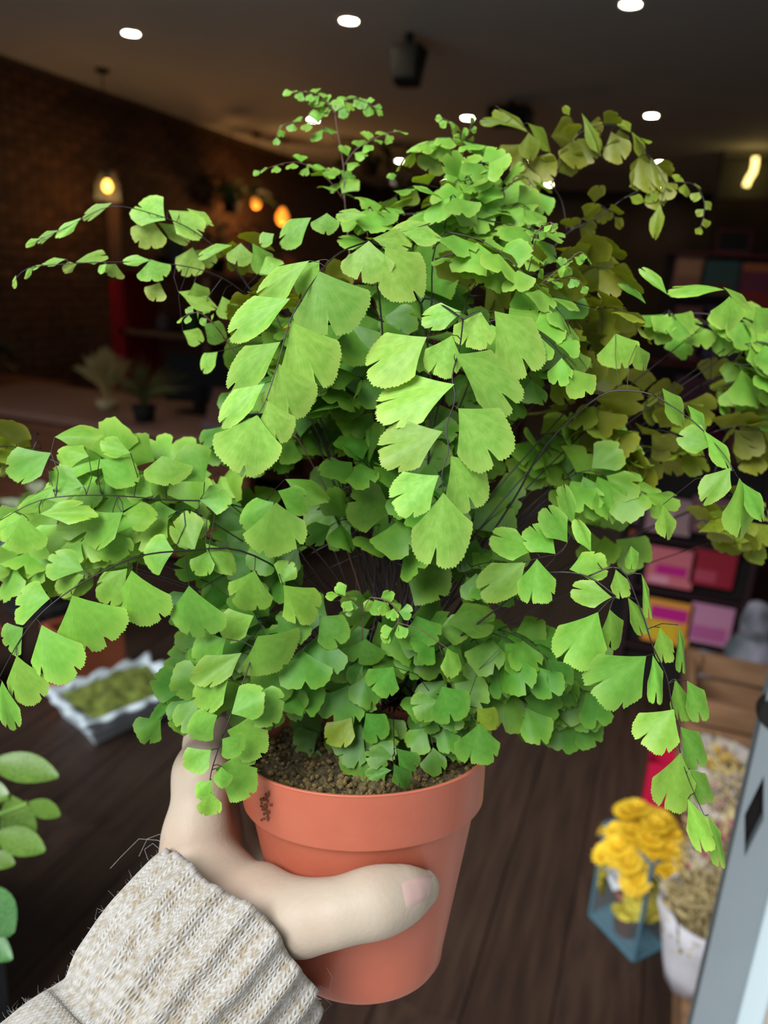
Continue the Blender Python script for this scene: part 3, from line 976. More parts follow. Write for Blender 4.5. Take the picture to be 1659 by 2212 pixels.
tag(cr.build('soil_crumbs', mat('soil_crumb', srgb(120, 100, 62), .95, col2=srgb(70, 60, 34), scale=300), soil_o), kind='stuff')
# dirt smear on the rim
dm = MB()
for k in range(46):
    t = r5.random()
    px = 574 + r5.gauss(0, 7) * (1 - .4 * t); py = 1712 + 60 * t
    # where that ray meets the pot's side
    d0 = .30
    c = None
    for q in range(60):
        w = P(px, py, d0) - pot_base
        loc = POTM.inverted() @ w
        if math.hypot(loc.x, loc.y) < .0590 + (loc.z - .0826) * .05:
            c = w
            break
        d0 += .001
    if c:
        dm.ball(c, (.0005, .0005, .0005 + .0004 * r5.random()), 5, 4)
tag(dm.build('dirt_smear', mat('dry_dirt', srgb(110, 66, 46), .95), pot_o), kind='stuff')


# ---- leaflets
def leaf_material(name, hue_lo, hue_hi, edge, stuff):
    m = bpy.data.materials.new(name)
    m.use_nodes = True
    nt = m.node_tree
    N = nt.nodes
    L = nt.links
    b = N['Principled BSDF']
    uv = N.new('ShaderNodeUVMap'); uv.uv_map = 'fan'
    mp = N.new('ShaderNodeMapping'); mp.inputs['Scale'].default_value = (70, 3.2, 1)
    L.new(uv.outputs[0], mp.inputs[0])
    nz = N.new('ShaderNodeTexNoise'); nz.inputs['Scale'].default_value = 1; nz.inputs['Detail'].default_value = 3
    L.new(mp.outputs[0], nz.inputs['Vector'])
    tcl = N.new('ShaderNodeTexCoord')
    nm_ = N.new('ShaderNodeTexNoise'); nm_.inputs['Scale'].default_value = 6.5 if not stuff else 160; nm_.inputs['Detail'].default_value = 5
    L.new(tcl.outputs['Object'], nm_.inputs['Vector'])
    av = N.new('ShaderNodeMath'); av.operation = 'MULTIPLY_ADD'; av.inputs[1].default_value = .45
    hf_ = N.new('ShaderNodeMath'); hf_.operation = 'MULTIPLY'; hf_.inputs[1].default_value = .55
    L.new(nm_.outputs['Fac'], hf_.inputs[0]); L.new(nz.outputs['Fac'], av.inputs[0]); L.new(hf_.outputs[0], av.inputs[2])
    rp = N.new('ShaderNodeValToRGB')
    rp.color_ramp.elements[0].position = .34; rp.color_ramp.elements[1].position = .68
    rp.color_ramp.elements[0].color = hue_lo; rp.color_ramp.elements[1].color = hue_hi
    L.new(av.outputs[0], rp.inputs[0])
    sep = N.new('ShaderNodeSeparateXYZ'); L.new(uv.outputs[0], sep.inputs[0])
    er = N.new('ShaderNodeMapRange'); er.inputs[1].default_value = .72; er.inputs[2].default_value = 1.05; er.inputs[3].default_value = 0; er.inputs[4].default_value = .8
    L.new(sep.outputs['Y'], er.inputs[0])
    mx = N.new('ShaderNodeMix'); mx.data_type = 'RGBA'
    L.new(er.outputs[0], mx.inputs['Factor']); L.new(rp.outputs[0], mx.inputs['A']); mx.inputs['B'].default_value = edge
    if stuff:
        ge = N.new('ShaderNodeNewGeometry'); ro = ge.outputs['Random Per Island']
    else:
        oi = N.new('ShaderNodeObjectInfo'); ro = oi.outputs['Random']
    hs = N.new('ShaderNodeHueSaturation')
    m1 = N.new('ShaderNodeMapRange'); m1.inputs[3].default_value = .485; m1.inputs[4].default_value = .512
    m2 = N.new('ShaderNodeMapRange'); m2.inputs[3].default_value = .74; m2.inputs[4].default_value = 1.12
    L.new(ro, m1.inputs[0])
    fr2 = N.new('ShaderNodeMath'); fr2.operation = 'FRACT'
    mu = N.new('ShaderNodeMath'); mu.operation = 'MULTIPLY'; mu.inputs[1].default_value = 7.31
    L.new(ro, mu.inputs[0]); L.new(mu.outputs[0], fr2.inputs[0]); L.new(fr2.outputs[0], m2.inputs[0])
    L.new(m1.outputs[0], hs.inputs['Hue']); L.new(m2.outputs[0], hs.inputs['Value']); L.new(mx.outputs['Result'], hs.inputs['Color'])
    L.new(hs.outputs[0], b.inputs['Base Color'])
    bk = N.new('ShaderNodeNewGeometry')
    ub = N.new('ShaderNodeMix'); ub.data_type = 'RGBA'
    uc = N.new('ShaderNodeHueSaturation'); uc.inputs['Hue'].default_value = .468; uc.inputs['Saturation'].default_value = .98; uc.inputs['Value'].default_value = .82
    L.new(hs.outputs[0], uc.inputs['Color'])
    L.new(bk.outputs['Backfacing'], ub.inputs['Factor']); L.new(hs.outputs[0], ub.inputs['A']); L.new(uc.outputs[0], ub.inputs['B'])
    L.new(ub.outputs['Result'], b.inputs['Base Color'])
    b.inputs['Roughness'].default_value = .48
    b.inputs['Specular IOR Level'].default_value = .35
    bp = N.new('ShaderNodeBump'); bp.inputs['Strength'].default_value = .14; bp.inputs['Distance'].default_value = .0003
    L.new(nz.outputs['Fac'], bp.inputs['Height']); L.new(bp.outputs[0], b.inputs['Normal'])
    tr = N.new('ShaderNodeBsdfTranslucent')
    h2 = N.new('ShaderNodeHueSaturation'); h2.inputs['Hue'].default_value = .466; h2.inputs['Saturation'].default_value = 1.15; h2.inputs['Value'].default_value = 1.0
    L.new(hs.outputs[0], h2.inputs['Color']); L.new(h2.outputs[0], tr.inputs[0])
    ms = N.new('ShaderNodeMixShader'); ms.inputs[0].default_value = .25
    L.new(b.outputs[0], ms.inputs[1]); L.new(tr.outputs[0], ms.inputs[2])
    L.new(ms.outputs[0], N['Material Output'].inputs[0])
    return m


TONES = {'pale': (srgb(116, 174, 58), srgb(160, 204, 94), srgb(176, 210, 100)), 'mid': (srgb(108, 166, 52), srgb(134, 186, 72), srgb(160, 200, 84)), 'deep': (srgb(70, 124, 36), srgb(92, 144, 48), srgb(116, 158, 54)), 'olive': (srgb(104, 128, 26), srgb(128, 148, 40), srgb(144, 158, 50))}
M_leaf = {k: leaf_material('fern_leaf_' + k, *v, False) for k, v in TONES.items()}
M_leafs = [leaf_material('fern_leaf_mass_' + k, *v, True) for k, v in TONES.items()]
M_young = leaf_material('young_fern_leaf', srgb(140, 176, 84), srgb(158, 188, 102), srgb(172, 198, 120), False)
M_stem = mat('fern_stem', srgb(34, 22, 24), .35, .5)
M_stemy = mat('young_fern_stem', srgb(92, 62, 50), .4, .5)


def leaf_geo(seed, N=60, rings=(.3, .58, .8, .93, 1.0), teeth=True):
    r = random.Random(seed)
    AL = math.radians(r.uniform(44, 58)); AR = math.radians(r.uniform(44, 58))
    nc = r.choice((1, 1, 1, 2, 2))
    cl = [(-.7 + 1.4 * (q + r.uniform(.2, .8)) / max(nc, 1), r.uniform(.10, .30), r.uniform(.03, .05)) for q in range(nc)]
    c1 = r.uniform(.0, .26); c2 = r.uniform(-.18, .42); ph = r.uniform(0, 6)
    sk = r.uniform(-.12, .12)
    vs, uvs, fs = [(0, 0, 0)], [(.5, 0)], []
    for t in rings:
        for i in range(N + 1):
            s = -1 + 2 * i / N
            th = s * (AL if s < 0 else AR)
            rr = 1 - .26 * abs(s) ** 2.8 + sk * s + .028 * math.cos(s * 7 + ph) 
            if t > .6:
                k = ((t - .6) / .4) ** 1.3
                for (c, dp, wd) in cl:
                    rr *= 1 - dp * k * math.exp(-((s - c) / wd) ** 2)
            if t == 1.0 and teeth:
                rr *= 1 + (.013 if i % 2 else -.013) * (1 + .6 * math.sin(i * 2.1 + ph))
            # concave sides towards the stalk
            th2 = th * (.86 + .14 * t ** .8)
            x = rr * t * math.sin(th2); y = rr * t * math.cos(th2)
            z = -c1 * y * y - c2 * x * x + .045 * t * t * math.sin(s * 5 + ph) 
            vs.append((x, y, z)); uvs.append((i / N, t))
    for i in range(N):
        fs.append((0, 1 + i + 1, 1 + i))
    for k in range(len(rings) - 1):
        for i in range(N):
            a = 1 + k * (N + 1) + i
            fs.append((a, a + 1, a + N + 2, a + N + 1))
    x0 = min(v[0] for v in vs); x1 = max(v[0] for v in vs); y1 = max(v[1] for v in vs)
    w = x1 - x0
    vs = [(v[0] / w, v[1] / y1, v[2] / y1) for v in vs]
    return vs, uvs, fs


def make_mesh(name, vs, uvs, fs, m):
    me = bpy.data.meshes.new(name)
    me.from_pydata(vs, [], fs)
    ul = me.uv_layers.new(name='fan')
    idx = np.empty(len(me.loops), dtype=np.int32)
    me.loops.foreach_get('vertex_index', idx)
    ul.data.foreach_set('uv', np.array(uvs, dtype=np.float32)[idx].ravel())
    me.polygons.foreach_set('use_smooth', [True] * len(me.polygons))
    me.materials.append(m)
    me.update()
    return me


NV = 12
GEO = [leaf_geo(100 + i) for i in range(NV)]
LEAF = {k: [make_mesh('leaflet', *g, m) for g in GEO] for k, m in M_leaf.items()}
YOUNG = [make_mesh('young_leaflet', *g, M_young) for g in GEO[:4]]
GEO_LOW = [leaf_geo(300 + i, 18, (.45, .8, 1.0), True) for i in range(8)]
UP = Vector((0, 0, 1))


class Frond:
    def __init__(s, young=False, tone='mid'):
        s.tone = tone
        s.mb = MB(); s.leaves = []; s.young = young; s.curve = []; s.loose = []

    def stem(s, pts, r0=.0006, r1=.0003):
        """smooth curve through px points (x, y, depth)"""
        W = [P(*p) - pot_base for p in pts]
        out = []
        for i in range(len(W) - 1):
            a = W[max(i - 1, 0)]; b = W[i]; c = W[i + 1]; d = W[min(i + 2, len(W) - 1)]
            for k in range(4):
                t = k / 4
                out.append(.5 * ((2 * b) + (c - a) * t + (2 * a - 5 * b + 4 * c - d) * t * t + (3 * b - a - 3 * c + d) * t ** 3))
        out.append(W[-1])
        n = len(out)
        s.mb.tube(out, [.62 * (r0 + (r1 - r0) * i / (n - 1)) for i in range(n)], 5)
        s.curve += out
        return out

    def leaf(s, bx, by, tx, ty, w, d, dz=None, back=False, att=None, r=rnd):
        """leaflet from its stalk point to its outer edge, in pixels, at depth d"""
        L = math.hypot(tx - bx, ty - by)
        if dz is None:
            dz = r.uniform(-.22, .30) * L * d / F
        B = P(bx, by, d) - pot_base
        T = P(tx, ty, d + dz) - pot_base
        n = R @ Vector((r.uniform(-.22, .22), r.uniform(.15, .65), 1.0))
        if back:
            n = R @ Vector((r.uniform(-.2, .2), r.uniform(.2, .8), -1.0))
        ww = w * d / F * (1.07 if s.tone == 'pale' else 1.05)
        s.leaves.append((frame_mat(B, T - B, n.normalized(), ww, (T - B).length, (T - B).length), max(w, L)))
        s.loose.append((B, (T - B).normalized()))

    def leaf3(s, B, d, n, size, w, px):
        s.leaves.append((frame_mat(B, d, n, w, size, size), px))

    def spray(s, pts, n, s0, s1, mode='cam', ang=58, jit=.25, r=rnd, stem=True, ratio=1.05):
        C = s.stem(pts, .0005, .00022) if stem else None
        if C is None:
            C = [P(*p) - pot_base for p in pts]
        # arc length
        ln = [0]
        for i in range(1, len(C)):
            ln.append(ln[-1] + (C[i] - C[i - 1]).length)
        dav = sum(p[2] for p in pts) / len(pts)
        for k in range(n):
            t = (k + .6) / n
            q = t * ln[-1]
            i = max(1, next((j for j in range(len(ln)) if ln[j] >= q), len(ln) - 1))
            f_ = (q - ln[i - 1]) / max(1e-9, ln[i] - ln[i - 1])
            B = C[i - 1].lerp(C[i], f_)
            dr = (C[i] - C[i - 1]).normalized()
            if mode == 'cam': nh = R @ Vector((0, .55, 1))
            elif mode == 'up': nh = Vector((0, 0, 1)) + R @ Vector((0, .2, .3))
            else: nh = Vector((0, 0, 1)) + R @ Vector((0, .1, -.75))
            nh = (nh.normalized() + Vector((r.gauss(0, jit), r.gauss(0, jit), r.gauss(0, jit)))).normalized()
            sd = dr.cross(nh)
            if sd.length < 1e-4: sd = dr.orthogonal()
            sd.normalize()
            if k % 2: sd = -sd
            a = math.radians(ang + r.uniform(-14, 14)) * (1 - .55 * max(0, t - .75) / .25 * (k >= n - 2))
            if k == n - 1: a = 0
            d = (dr * math.cos(a) + sd * math.sin(a) + Vector((0, 0, -.22))).normalized()
            px = (s0 + (s1 - s0) * t) * r.uniform(.82, 1.15)
            size = px * dav / F
            B2 = B + d * size * .12
            s.mb.tube([B, B2], .00022, 4, False)
            s.leaf3(B2, d, nh, size, size * ratio * r.uniform(.85, 1.15), px)


FRONDS = []


def frond(young=False, tone='mid'):
    f = Frond(young, tone); FRONDS.append(f); return f


CR = (850, 1520, .372)                     # where the fronds leave the soil

# --- the arching frond whose two front sprays hang towards the camera
f = frond(tone='pale')
f.stem([CR, (845, 1250, .37), (835, 950, .36), (825, 700, .335), (800, 520, .312)], .0010, .0006)
f.stem([(800, 520, .312), (735, 545, .303), (690, 590, .298), (632, 680, .292), (602, 780, .288), (576, 860, .286), (556, 898, .285)], .0006, .0003)
for l in [(690, 586, 738, 718, 168, .296), (627, 645, 478, 712, 98, .296), (628, 695, 714, 832, 135, .292), (606, 738, 474, 838, 100, .292), (601, 785, 648, 905, 120, .288),
          (572, 828, 464, 908, 72, .289), (578, 866, 612, 956, 82, .286), (556, 896, 526, 1028, 142, .285), (668, 563, 542, 642, 78, .300), (690, 562, 636, 640, 92, .301),
          (797, 520, 788, 606, 116, .305), (832, 535, 912, 638, 112, .303), (805, 515, 892, 522, 62, .311), (862, 500, 955, 498, 60, .315), (930, 482, 840, 498, 52, .318)]:
    f.leaf(*l)
f = frond(tone='pale')
f.stem([CR, (880, 1280, .366), (925, 1000, .35), (930, 800, .33), (910, 655, .318), (955, 660, .310), (1000, 690, .302)], .0010, .0006)
f.stem([(1000, 690, .302), (993, 750, .297), (977, 812, .293), (983, 862, .29), (964, 922, .287), (969, 972, .285), (955, 1022, .283), (958, 1066, .282)], .0006, .0003)
for l in [(922, 728, 782, 800, 132, .297), (977, 724, 945, 815, 82, .294), (982, 765, 1140, 862, 132, .292), (982, 830, 806, 885, 125, .291), (990, 882, 1096, 990, 140, .288),
          (956, 932, 814, 985, 112, .287), (974, 985, 1046, 1100, 118, .284), (948, 1027, 848, 1098, 98, .284), (958, 1064, 952, 1232, 126, .281), (1038, 672, 1018, 754, 88, .303),
          (1068, 672, 1170, 800, 122, .301), (1000, 674, 908, 690, 62, .306)]:
    f.leaf(*l)
# --- right drooping frond
f = frond()
f.stem([CR, (900, 1440, .355), (975, 1388, .345), (1080, 1310, .332), (1150, 1250, .322), (1200, 1236, .315), (1270, 1245, .309), (1330, 1288, .303)], .0009, .0005)
f.stem([(1150, 1250, .322), (1200, 1200, .318), (1130, 1215, .318)], .0004, .0003)
f.stem([(1270, 1245, .309), (1340, 1228, .306), (1385, 1320, .302), (1410, 1395, .299), (1440, 1460, .297), (1452, 1525, .296), (1467, 1570, .295), (1468, 1620, .294), (1490, 1690, .293), (1530, 1780, .293)], .0006, .0002)
for l in [(1136, 1214, 1034, 1286, 84, .318), (1160, 1207, 1166, 1306, 84, .316), (1152, 1190, 1062, 1156, 68, .32), (1200, 1197, 1138, 1138, 76, .318), (1226, 1172, 1180, 1094, 66, .319),
          (1240, 1136, 1212, 1048, 36, .322), (1277, 1192, 1248, 1118, 38, .316), (1230, 1230, 1313, 1212, 68, .311), (1322, 1290, 1234, 1272, 58, .304), (1292, 1322, 1232, 1442, 112, .302),
          (1317, 1316, 1332, 1412, 62, .301), (1330, 1230, 1352, 1292, 42, .305), (1362, 1178, 1372, 1232, 34, .309), (1356, 1290, 1402, 1372, 42, .303), (1386, 1240, 1416, 1342, 24, .303),
          (1396, 1417, 1288, 1515, 128, .298), (1410, 1415, 1432, 1527, 44, .298), (1425, 1355, 1446, 1434, 44, .301), (1465, 1350, 1488, 1462, 28, .301), (1458, 1466, 1482, 1562, 44, .297),
          (1484, 1470, 1530, 1562, 56, .298), (1456, 1532, 1396, 1618, 96, .295), (1470, 1570, 1532, 1662, 68, .295), (1470, 1626, 1450, 1758, 88, .293), (1490, 1660, 1546, 1742, 52, .295),
          (1486, 1726, 1536, 1842, 54, .292), (1530, 1760, 1574, 1888, 36, .293)]:
    f.leaf(*l)
# --- right frond nodding at the edge
f = frond()
f.stem([CR, (1000, 1250, .37), (1110, 1080, .36), (1180, 960, .35), (1295, 856, .342), (1370, 845, .337), (1415, 855, .333)], .0010, .0005)
f.stem([(1415, 855, .333), (1450, 876, .33), (1500, 912, .326), (1530, 942, .324), (1570, 990, .32), (1596, 1036, .318)], .0005, .0002)
for l in [(1430, 838, 1492, 917, 46, .331), (1485, 875, 1538, 932, 44, .327), (1540, 962, 1468, 938, 68, .323), (1520, 930, 1592, 1012, 42, .323), (1578, 1010, 1522, 1082, 58, .319),
          (1597, 1032, 1622, 1172, 84, .317), (1604, 1042, 1660, 1124, 40, .318), (1432, 1090, 1452, 1167, 46, .335), (1330, 720, 1352, 792, 90, .345), (1375, 745, 1402, 800, 44, .343), (1240, 755, 1250, 815, 70, .345),
          (1395, 656, 1344, 594, 30, .37), (1441, 636, 1391, 570, 32, .37), (1565, 626, 1453, 612, 42, .365), (1576, 640, 1580, 710, 78, .36), (1562, 620, 1638, 662, 32, .362), (1632, 662, 1670, 712, 66, .37)]:
    f.leaf(*l)
# --- left foreground frond
f = frond()
f.stem([CR, (760, 1400, .36), (640, 1260, .345), (520, 1190, .335), (400, 1190, .325), (300, 1202, .318), (200, 1246, .312), (110, 1306, .307), (50, 1372, .304), (-5, 1470, .302)], .0009, .0003)
for l in [(50, 1114, 44, 1198, 98, .325), (180, 1232, 100, 1198, 76, .314), (182, 1242, 108, 1276, 54, .313), (108, 1293, 26, 1292, 104, .309), (275, 1228, 208, 1302, 74, .313),
          (156, 1286, 214, 1412, 152, .307), (90, 1350, 140, 1478, 112, .303), (50, 1356, 0, 1392, 78, .305), (36, 1416, 64, 1530, 92, .302), (4, 1470, 18, 1590, 56, .301),
          (284, 1232, 318, 1362, 124, .309), (408, 1265, 424, 1390, 128, .311), (550, 1232, 528, 1328, 98, .325), (606, 1260, 632, 1214, 54, .333), (612, 1264, 690, 1342, 92, .322)]:
    f.leaf(*l)
f = frond()
f.stem([CR, (760, 1300, .362), (640, 1150, .35), (500, 1090, .342), (360, 1080, .336), (220, 1070, .33), (90, 1080, .326), (-10, 1130, .324)], .0009, .0003)
for l in [(450, 1190, 428, 1247, 58, .33), (444, 1174, 502, 1240, 52, .331), (420, 1190, 388, 1104, 74, .329), (376, 1190, 306, 1190, 88, .327), (266, 1106, 178, 1178, 94, .327),
          (264, 1110, 338, 1114, 70, .329), (86, 1110, 210, 1104, 54, .326), (215, 992, 288, 1046, 72, .328), (282, 978, 212, 958, 48, .33), (192, 986, 116, 968, 60, .331),
          (110, 978, 10, 1030, 88, .331), (350, 984, 356, 1048, 106, .327), (442, 1042, 388, 966, 94, .332), (118, 944, 218, 930, 64, .336), (180, 1050, 96, 1026, 62, .329), (122, 1050, 26, 1092, 42, .327),
          (596, 1085, 602, 1208, 136, .325), (592, 1085, 510, 1130, 76, .327), (600, 1060, 672, 1100, 66, .33), (616, 1035, 712, 1076, 56, .335), (240, 1150, 260, 1215, 80, .331), (330, 1070, 270, 1040, 60, .336), (430, 1080, 500, 1075, 64, .338), (60, 1120, -20, 1150, 70, .33)]:
    f.leaf(*l)
# --- spray hanging over the left rim of the pot
f = frond()
f.stem([CR, (720, 1420, .35), (620, 1370, .335), (560, 1386, .324), (530, 1460, .316), (500, 1540, .311), (478, 1600, .309), (456, 1670, .308), (452, 1715, .308)], .0008, .0003)
for l in [(492, 1470, 418, 1532, 78, .312), (500, 1542, 566, 1494, 80, .308), (540, 1500, 612, 1548, 90, .318), (470, 1545, 394, 1588, 70, .309), (490, 1578, 586, 1610, 94, .314),
          (480, 1596, 522, 1628, 62, .306), (456, 1620, 398, 1664, 64, .307), (478, 1656, 480, 1706, 40, .305), (465, 1660, 562, 1694, 98, .314), (456, 1685, 424, 1728, 44, .306), (456, 1712, 452, 1768, 54, .306),
          (556, 1374, 612, 1452, 146, .317), (522, 1410, 412, 1480, 68, .316), (488, 1380, 408, 1424, 84, .325), (548, 1330, 470, 1372, 80, .328)]:
    f.leaf(*l)
# --- small leaflets near the soil
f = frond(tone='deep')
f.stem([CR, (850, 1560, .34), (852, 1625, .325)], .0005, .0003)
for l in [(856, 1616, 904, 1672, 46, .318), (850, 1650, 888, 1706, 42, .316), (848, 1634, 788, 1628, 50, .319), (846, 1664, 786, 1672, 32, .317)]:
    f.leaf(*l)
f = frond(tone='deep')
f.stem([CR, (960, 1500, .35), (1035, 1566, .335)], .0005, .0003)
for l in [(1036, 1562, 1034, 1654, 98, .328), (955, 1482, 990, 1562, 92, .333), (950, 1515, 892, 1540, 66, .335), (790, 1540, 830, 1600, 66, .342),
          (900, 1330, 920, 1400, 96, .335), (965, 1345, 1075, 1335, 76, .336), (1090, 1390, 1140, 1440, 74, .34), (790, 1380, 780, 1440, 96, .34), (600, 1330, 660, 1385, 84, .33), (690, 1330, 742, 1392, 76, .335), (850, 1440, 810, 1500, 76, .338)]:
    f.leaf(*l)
f = frond(tone='olive')
f.stem([CR, (800, 1530, .355), (760, 1550, .346)], .0005, .0003)
f.stem([CR, (950, 1510, .36), (1030, 1530, .342)], .0005, .0003)
for l in [(1030, 1530, 1076, 1576, 54, .338), (760, 1550, 712, 1614, 66, .343)]:
    f.leaf(*l)
# --- far upper left, two long thin sprays
f = frond(tone='pale')
f.stem([CR, (760, 1150, .385), (640, 850, .39), (560, 660, .39), (490, 560, .388), (420, 500, .384), (340, 465, .38), (240, 446, .376), (150, 488, .374), (58, 530, .372)], .0009, .0002)
for l in [(357, 476, 288, 438, 78, .38), (326, 470, 310, 538, 78, .384, .006, True), (364, 454, 442, 500, 62, .384), (404, 450, 462, 486, 27, .388), (340, 480, 412, 526, 32, .389, .004, True), (242, 438, 176, 472, 30, .377),
          (176, 470, 118, 512, 26, .375), (126, 497, 78, 522, 26, .374), (86, 515, 52, 532, 15, .373), (416, 534, 400, 598, 64, .392, .006, True), (420, 540, 464, 572, 38, .392, .006, True)]:
    f.leaf(*l)
f.stem([(560, 660, .39), (480, 600, .382), (380, 572, .376), (250, 566, .371), (150, 570, .368), (60, 580, .366), (26, 615, .365)], .0005, .0002)
for l in [(325, 560, 345, 607, 72, .373), (326, 562, 262, 562, 26, .373), (250, 570, 238, 597, 48, .372, .004, True), (164, 566, 230, 544, 36, .369), (166, 570, 136, 584, 20, .369, .003, True), (142, 560, 90, 568, 18, .368),
          (72, 575, 48, 600, 14, .366), (34, 595, 26, 622, 14, .366), (90, 572, 66, 580, 12, .367), (230, 570, 212, 590, 18, .37), (640, 850, 640, 850, 1, .39)][:-1]:
    f.leaf(*l)
for l in [(672, 470, 598, 522, 70, .36), (706, 460, 704, 504, 60, .355), (792, 465, 722, 456, 38, .352), (592, 505, 560, 525, 40, .362), (520, 525, 516, 573, 62, .372), (502, 530, 422, 542, 38, .374), (545, 525, 592, 592, 58, .37),
          (420, 610, 440, 660, 52, .376), (345, 610, 330, 650, 48, .378, .003, True), (385, 630, 470, 655, 44, .376), (480, 640, 500, 690, 48, .375), (440, 700, 490, 730, 50, .38), (395, 715, 440, 735, 40, .382), (470, 760, 430, 800, 46, .38), (560, 590, 610, 560, 60, .365)]:
    f.leaf(*l)
# --- top centre young frond with tiny leaflets
f = frond(True)
f.stem([CR, (820, 1250, .40), (800, 1000, .42), (770, 700, .42), (745, 440, .42), (742, 360, .42), (726, 265, .42), (724, 228, .42)], .0008, .0004)
for pts, n, s0, s1 in [([(742, 360, .42), (770, 322, .418), (830, 290, .416), (866, 284, .415)], 11, 36, 20), ([(726, 250, .42), (690, 205, .418), (632, 198, .416)], 12, 28, 20), ([(724, 232, .42), (765, 212, .42), (815, 236, .418)], 11, 28, 20),
                       ([(722, 300, .42), (680, 265, .418), (610, 270, .416), (597, 300, .415)], 9, 34, 18), ([(742, 432, .42), (705, 385, .416), (640, 350, .413), (558, 370, .41)], 12, 46, 20), ([(724, 240, .42), (700, 222, .421), (660, 215, .42)], 8, 24, 16), ([(742, 430, .42), (735, 385, .422), (700, 362, .42)], 5, 34, 30)]:
    f.spray(pts, n, s0, s1, 'cam')
# --- upper right yellow green frond
f = frond(tone='olive')
f.stem([CR, (960, 1150, .40), (1060, 850, .42), (1175, 575, .43), (1225, 505, .43), (1290, 470, .428), (1345, 430, .426)], .0010, .0005)
f.stem([(1225, 505, .43), (1215, 440, .43), (1190, 400, .428), (1130, 345, .425), (1142, 285, .42), (1070, 228, .415)], .0006, .0002)
for l in [(1240, 300, 1236, 370, 74, .425, .003, True), (1130, 350, 1134, 432, 64, .425, .004, True), (1140, 340, 1196, 388, 62, .425, .003, True), (1134, 310, 1086, 366, 72, .424, .004, True), (1142, 286, 1150, 342, 46, .418),
          (1140, 286, 1066, 222, 42, .418), (1140, 266, 1202, 318, 38, .417), (1092, 266, 1038, 254, 28, .417), (1246, 300, 1286, 348, 62, .425, .003, True), (1256, 244, 1306, 326, 26, .42), (1190, 295, 1240, 280, 60, .424, .003, True),
          (1320, 284, 1340, 358, 58, .424, .003, True), (1362, 286, 1340, 254, 32, .42), (1364, 284, 1404, 338, 28, .42), (1380, 340, 1402, 422, 60, .424, .003, True), (1400, 360, 1362, 410, 50, .426, .003, True), (1406, 340, 1428, 420, 34, .422, .003, True),
          (1405, 400, 1424, 455, 48, .424, .003, True), (1426, 440, 1416, 510, 28, .421), (1300, 320, 1340, 330, 46, .426, .003, True), (1170, 400, 1120, 440, 52, .428, .003, True), (1200, 370, 1240, 340, 60, .427, .003, True), (1230, 250, 1218, 228, 20, .42), (1270, 270, 1300, 280, 40, .423, .003, True)]:
    f.leaf(*l)
f.spray([(1190, 400, .428), (1240, 300, .425), (1300, 270, .423), (1360, 285, .421), (1410, 350, .42), (1440, 400, .42)], 10, 52, 40, 'back')
f.spray([(1345, 430, .426), (1400, 405, .424), (1490, 395, .42), (1522, 440, .418), (1512, 495, .416)], 13, 34, 18, 'cam')
f.spray([(1225, 505, .43), (1260, 470, .428), (1290, 440, .427), (1330, 470, .425)], 8, 44, 34, 'back')
# --- crown leaflets top centre right
f = frond()
f.stem([CR, (930, 1100, .40), (1000, 780, .41), (1050, 480, .41), (1065, 330, .408)], .0009, .0004)
for l in [(986, 340, 1012, 400, 74, .402), (960, 310, 956, 350, 58, .404), (976, 305, 878, 322, 27, .405), (1000, 305, 1082, 352, 32, .402), (940, 330, 920, 372, 66, .408, .003, True), (1060, 455, 1107, 466, 38, .395), (1116, 474, 1128, 540, 44, .40),
          (960, 465, 868, 492, 52, .37), (1010, 470, 940, 465, 40, .372), (850, 390, 842, 372, 22, .41)]:
    f.leaf(*l)
f.spray([(1065, 330, .408), (1000, 300, .405), (940, 300, .404), (870, 345, .404)], 8, 56, 36, 'up')
f.spray([(1050, 480, .41), (980, 420, .404), (900, 400, .40), (830, 440, .395)], 10, 60, 44, 'back')
# curled young tips
f = frond(True)
f.stem([CR, (960, 1100, .38), (1060, 850, .37), (1100, 700, .36), (1140, 590, .35), (1160, 510, .345), (1180, 492, .344)], .0006, .0004)
f.spray([(1150, 520, .346), (1160, 500, .344), (1190, 480, .343), (1195, 495, .342)], 9, 20, 16, 'cam', jit=.7)
f = frond(True)
f.stem([CR, (1000, 1100, .38), (1080, 800, .37), (1160, 620, .35)], .0007, .0005)
f.spray([(1160, 620, .35), (1210, 580, .346), (1250, 545, .344), (1270, 555, .343)], 12, 26, 20, 'cam', jit=.7)
f.spray([(1160, 620, .35), (1200, 605, .349), (1240, 600, .346), (1262, 620, .345)], 7, 26, 18, 'cam', jit=.7)
f = frond(True)
f.stem([CR, (900, 1000, .40), (960, 600, .41), (1000, 325, .408)], .0007, .0005)
f.spray([(1000, 325, .408), (990, 275, .407), (955, 255, .406)], 9, 22, 18, 'cam', jit=.7)
f.spray([(1000, 325, .408), (1012, 290, .407), (1018, 268, .406)], 6, 20, 14, 'cam', jit=.7)
f = frond(True)
f.stem([CR, (700, 1050, .38), (520, 780, .38), (462, 700, .37)], .0007, .0005)
f.spray([(462, 700, .37), (430, 675, .368), (395, 685, .367)], 7, 20, 18, 'cam', jit=.7)
# pale young leaflets in the middle
f = frond(True)
f.stem([CR, (790, 1440, .35), (785, 1330, .338), (800, 1290, .335)], .0005, .0003)
f.spray([(785, 1330, .338), (770, 1300, .335), (730, 1285, .333)], 6, 36, 28, 'cam', jit=.5)
f.spray([(800, 1290, .335), (840, 1300, .333), (862, 1335, .331), (840, 1370, .331)], 10, 34, 26, 'cam', jit=.5)
f.leaf(966, 1400, 986, 1468, 46, .325)

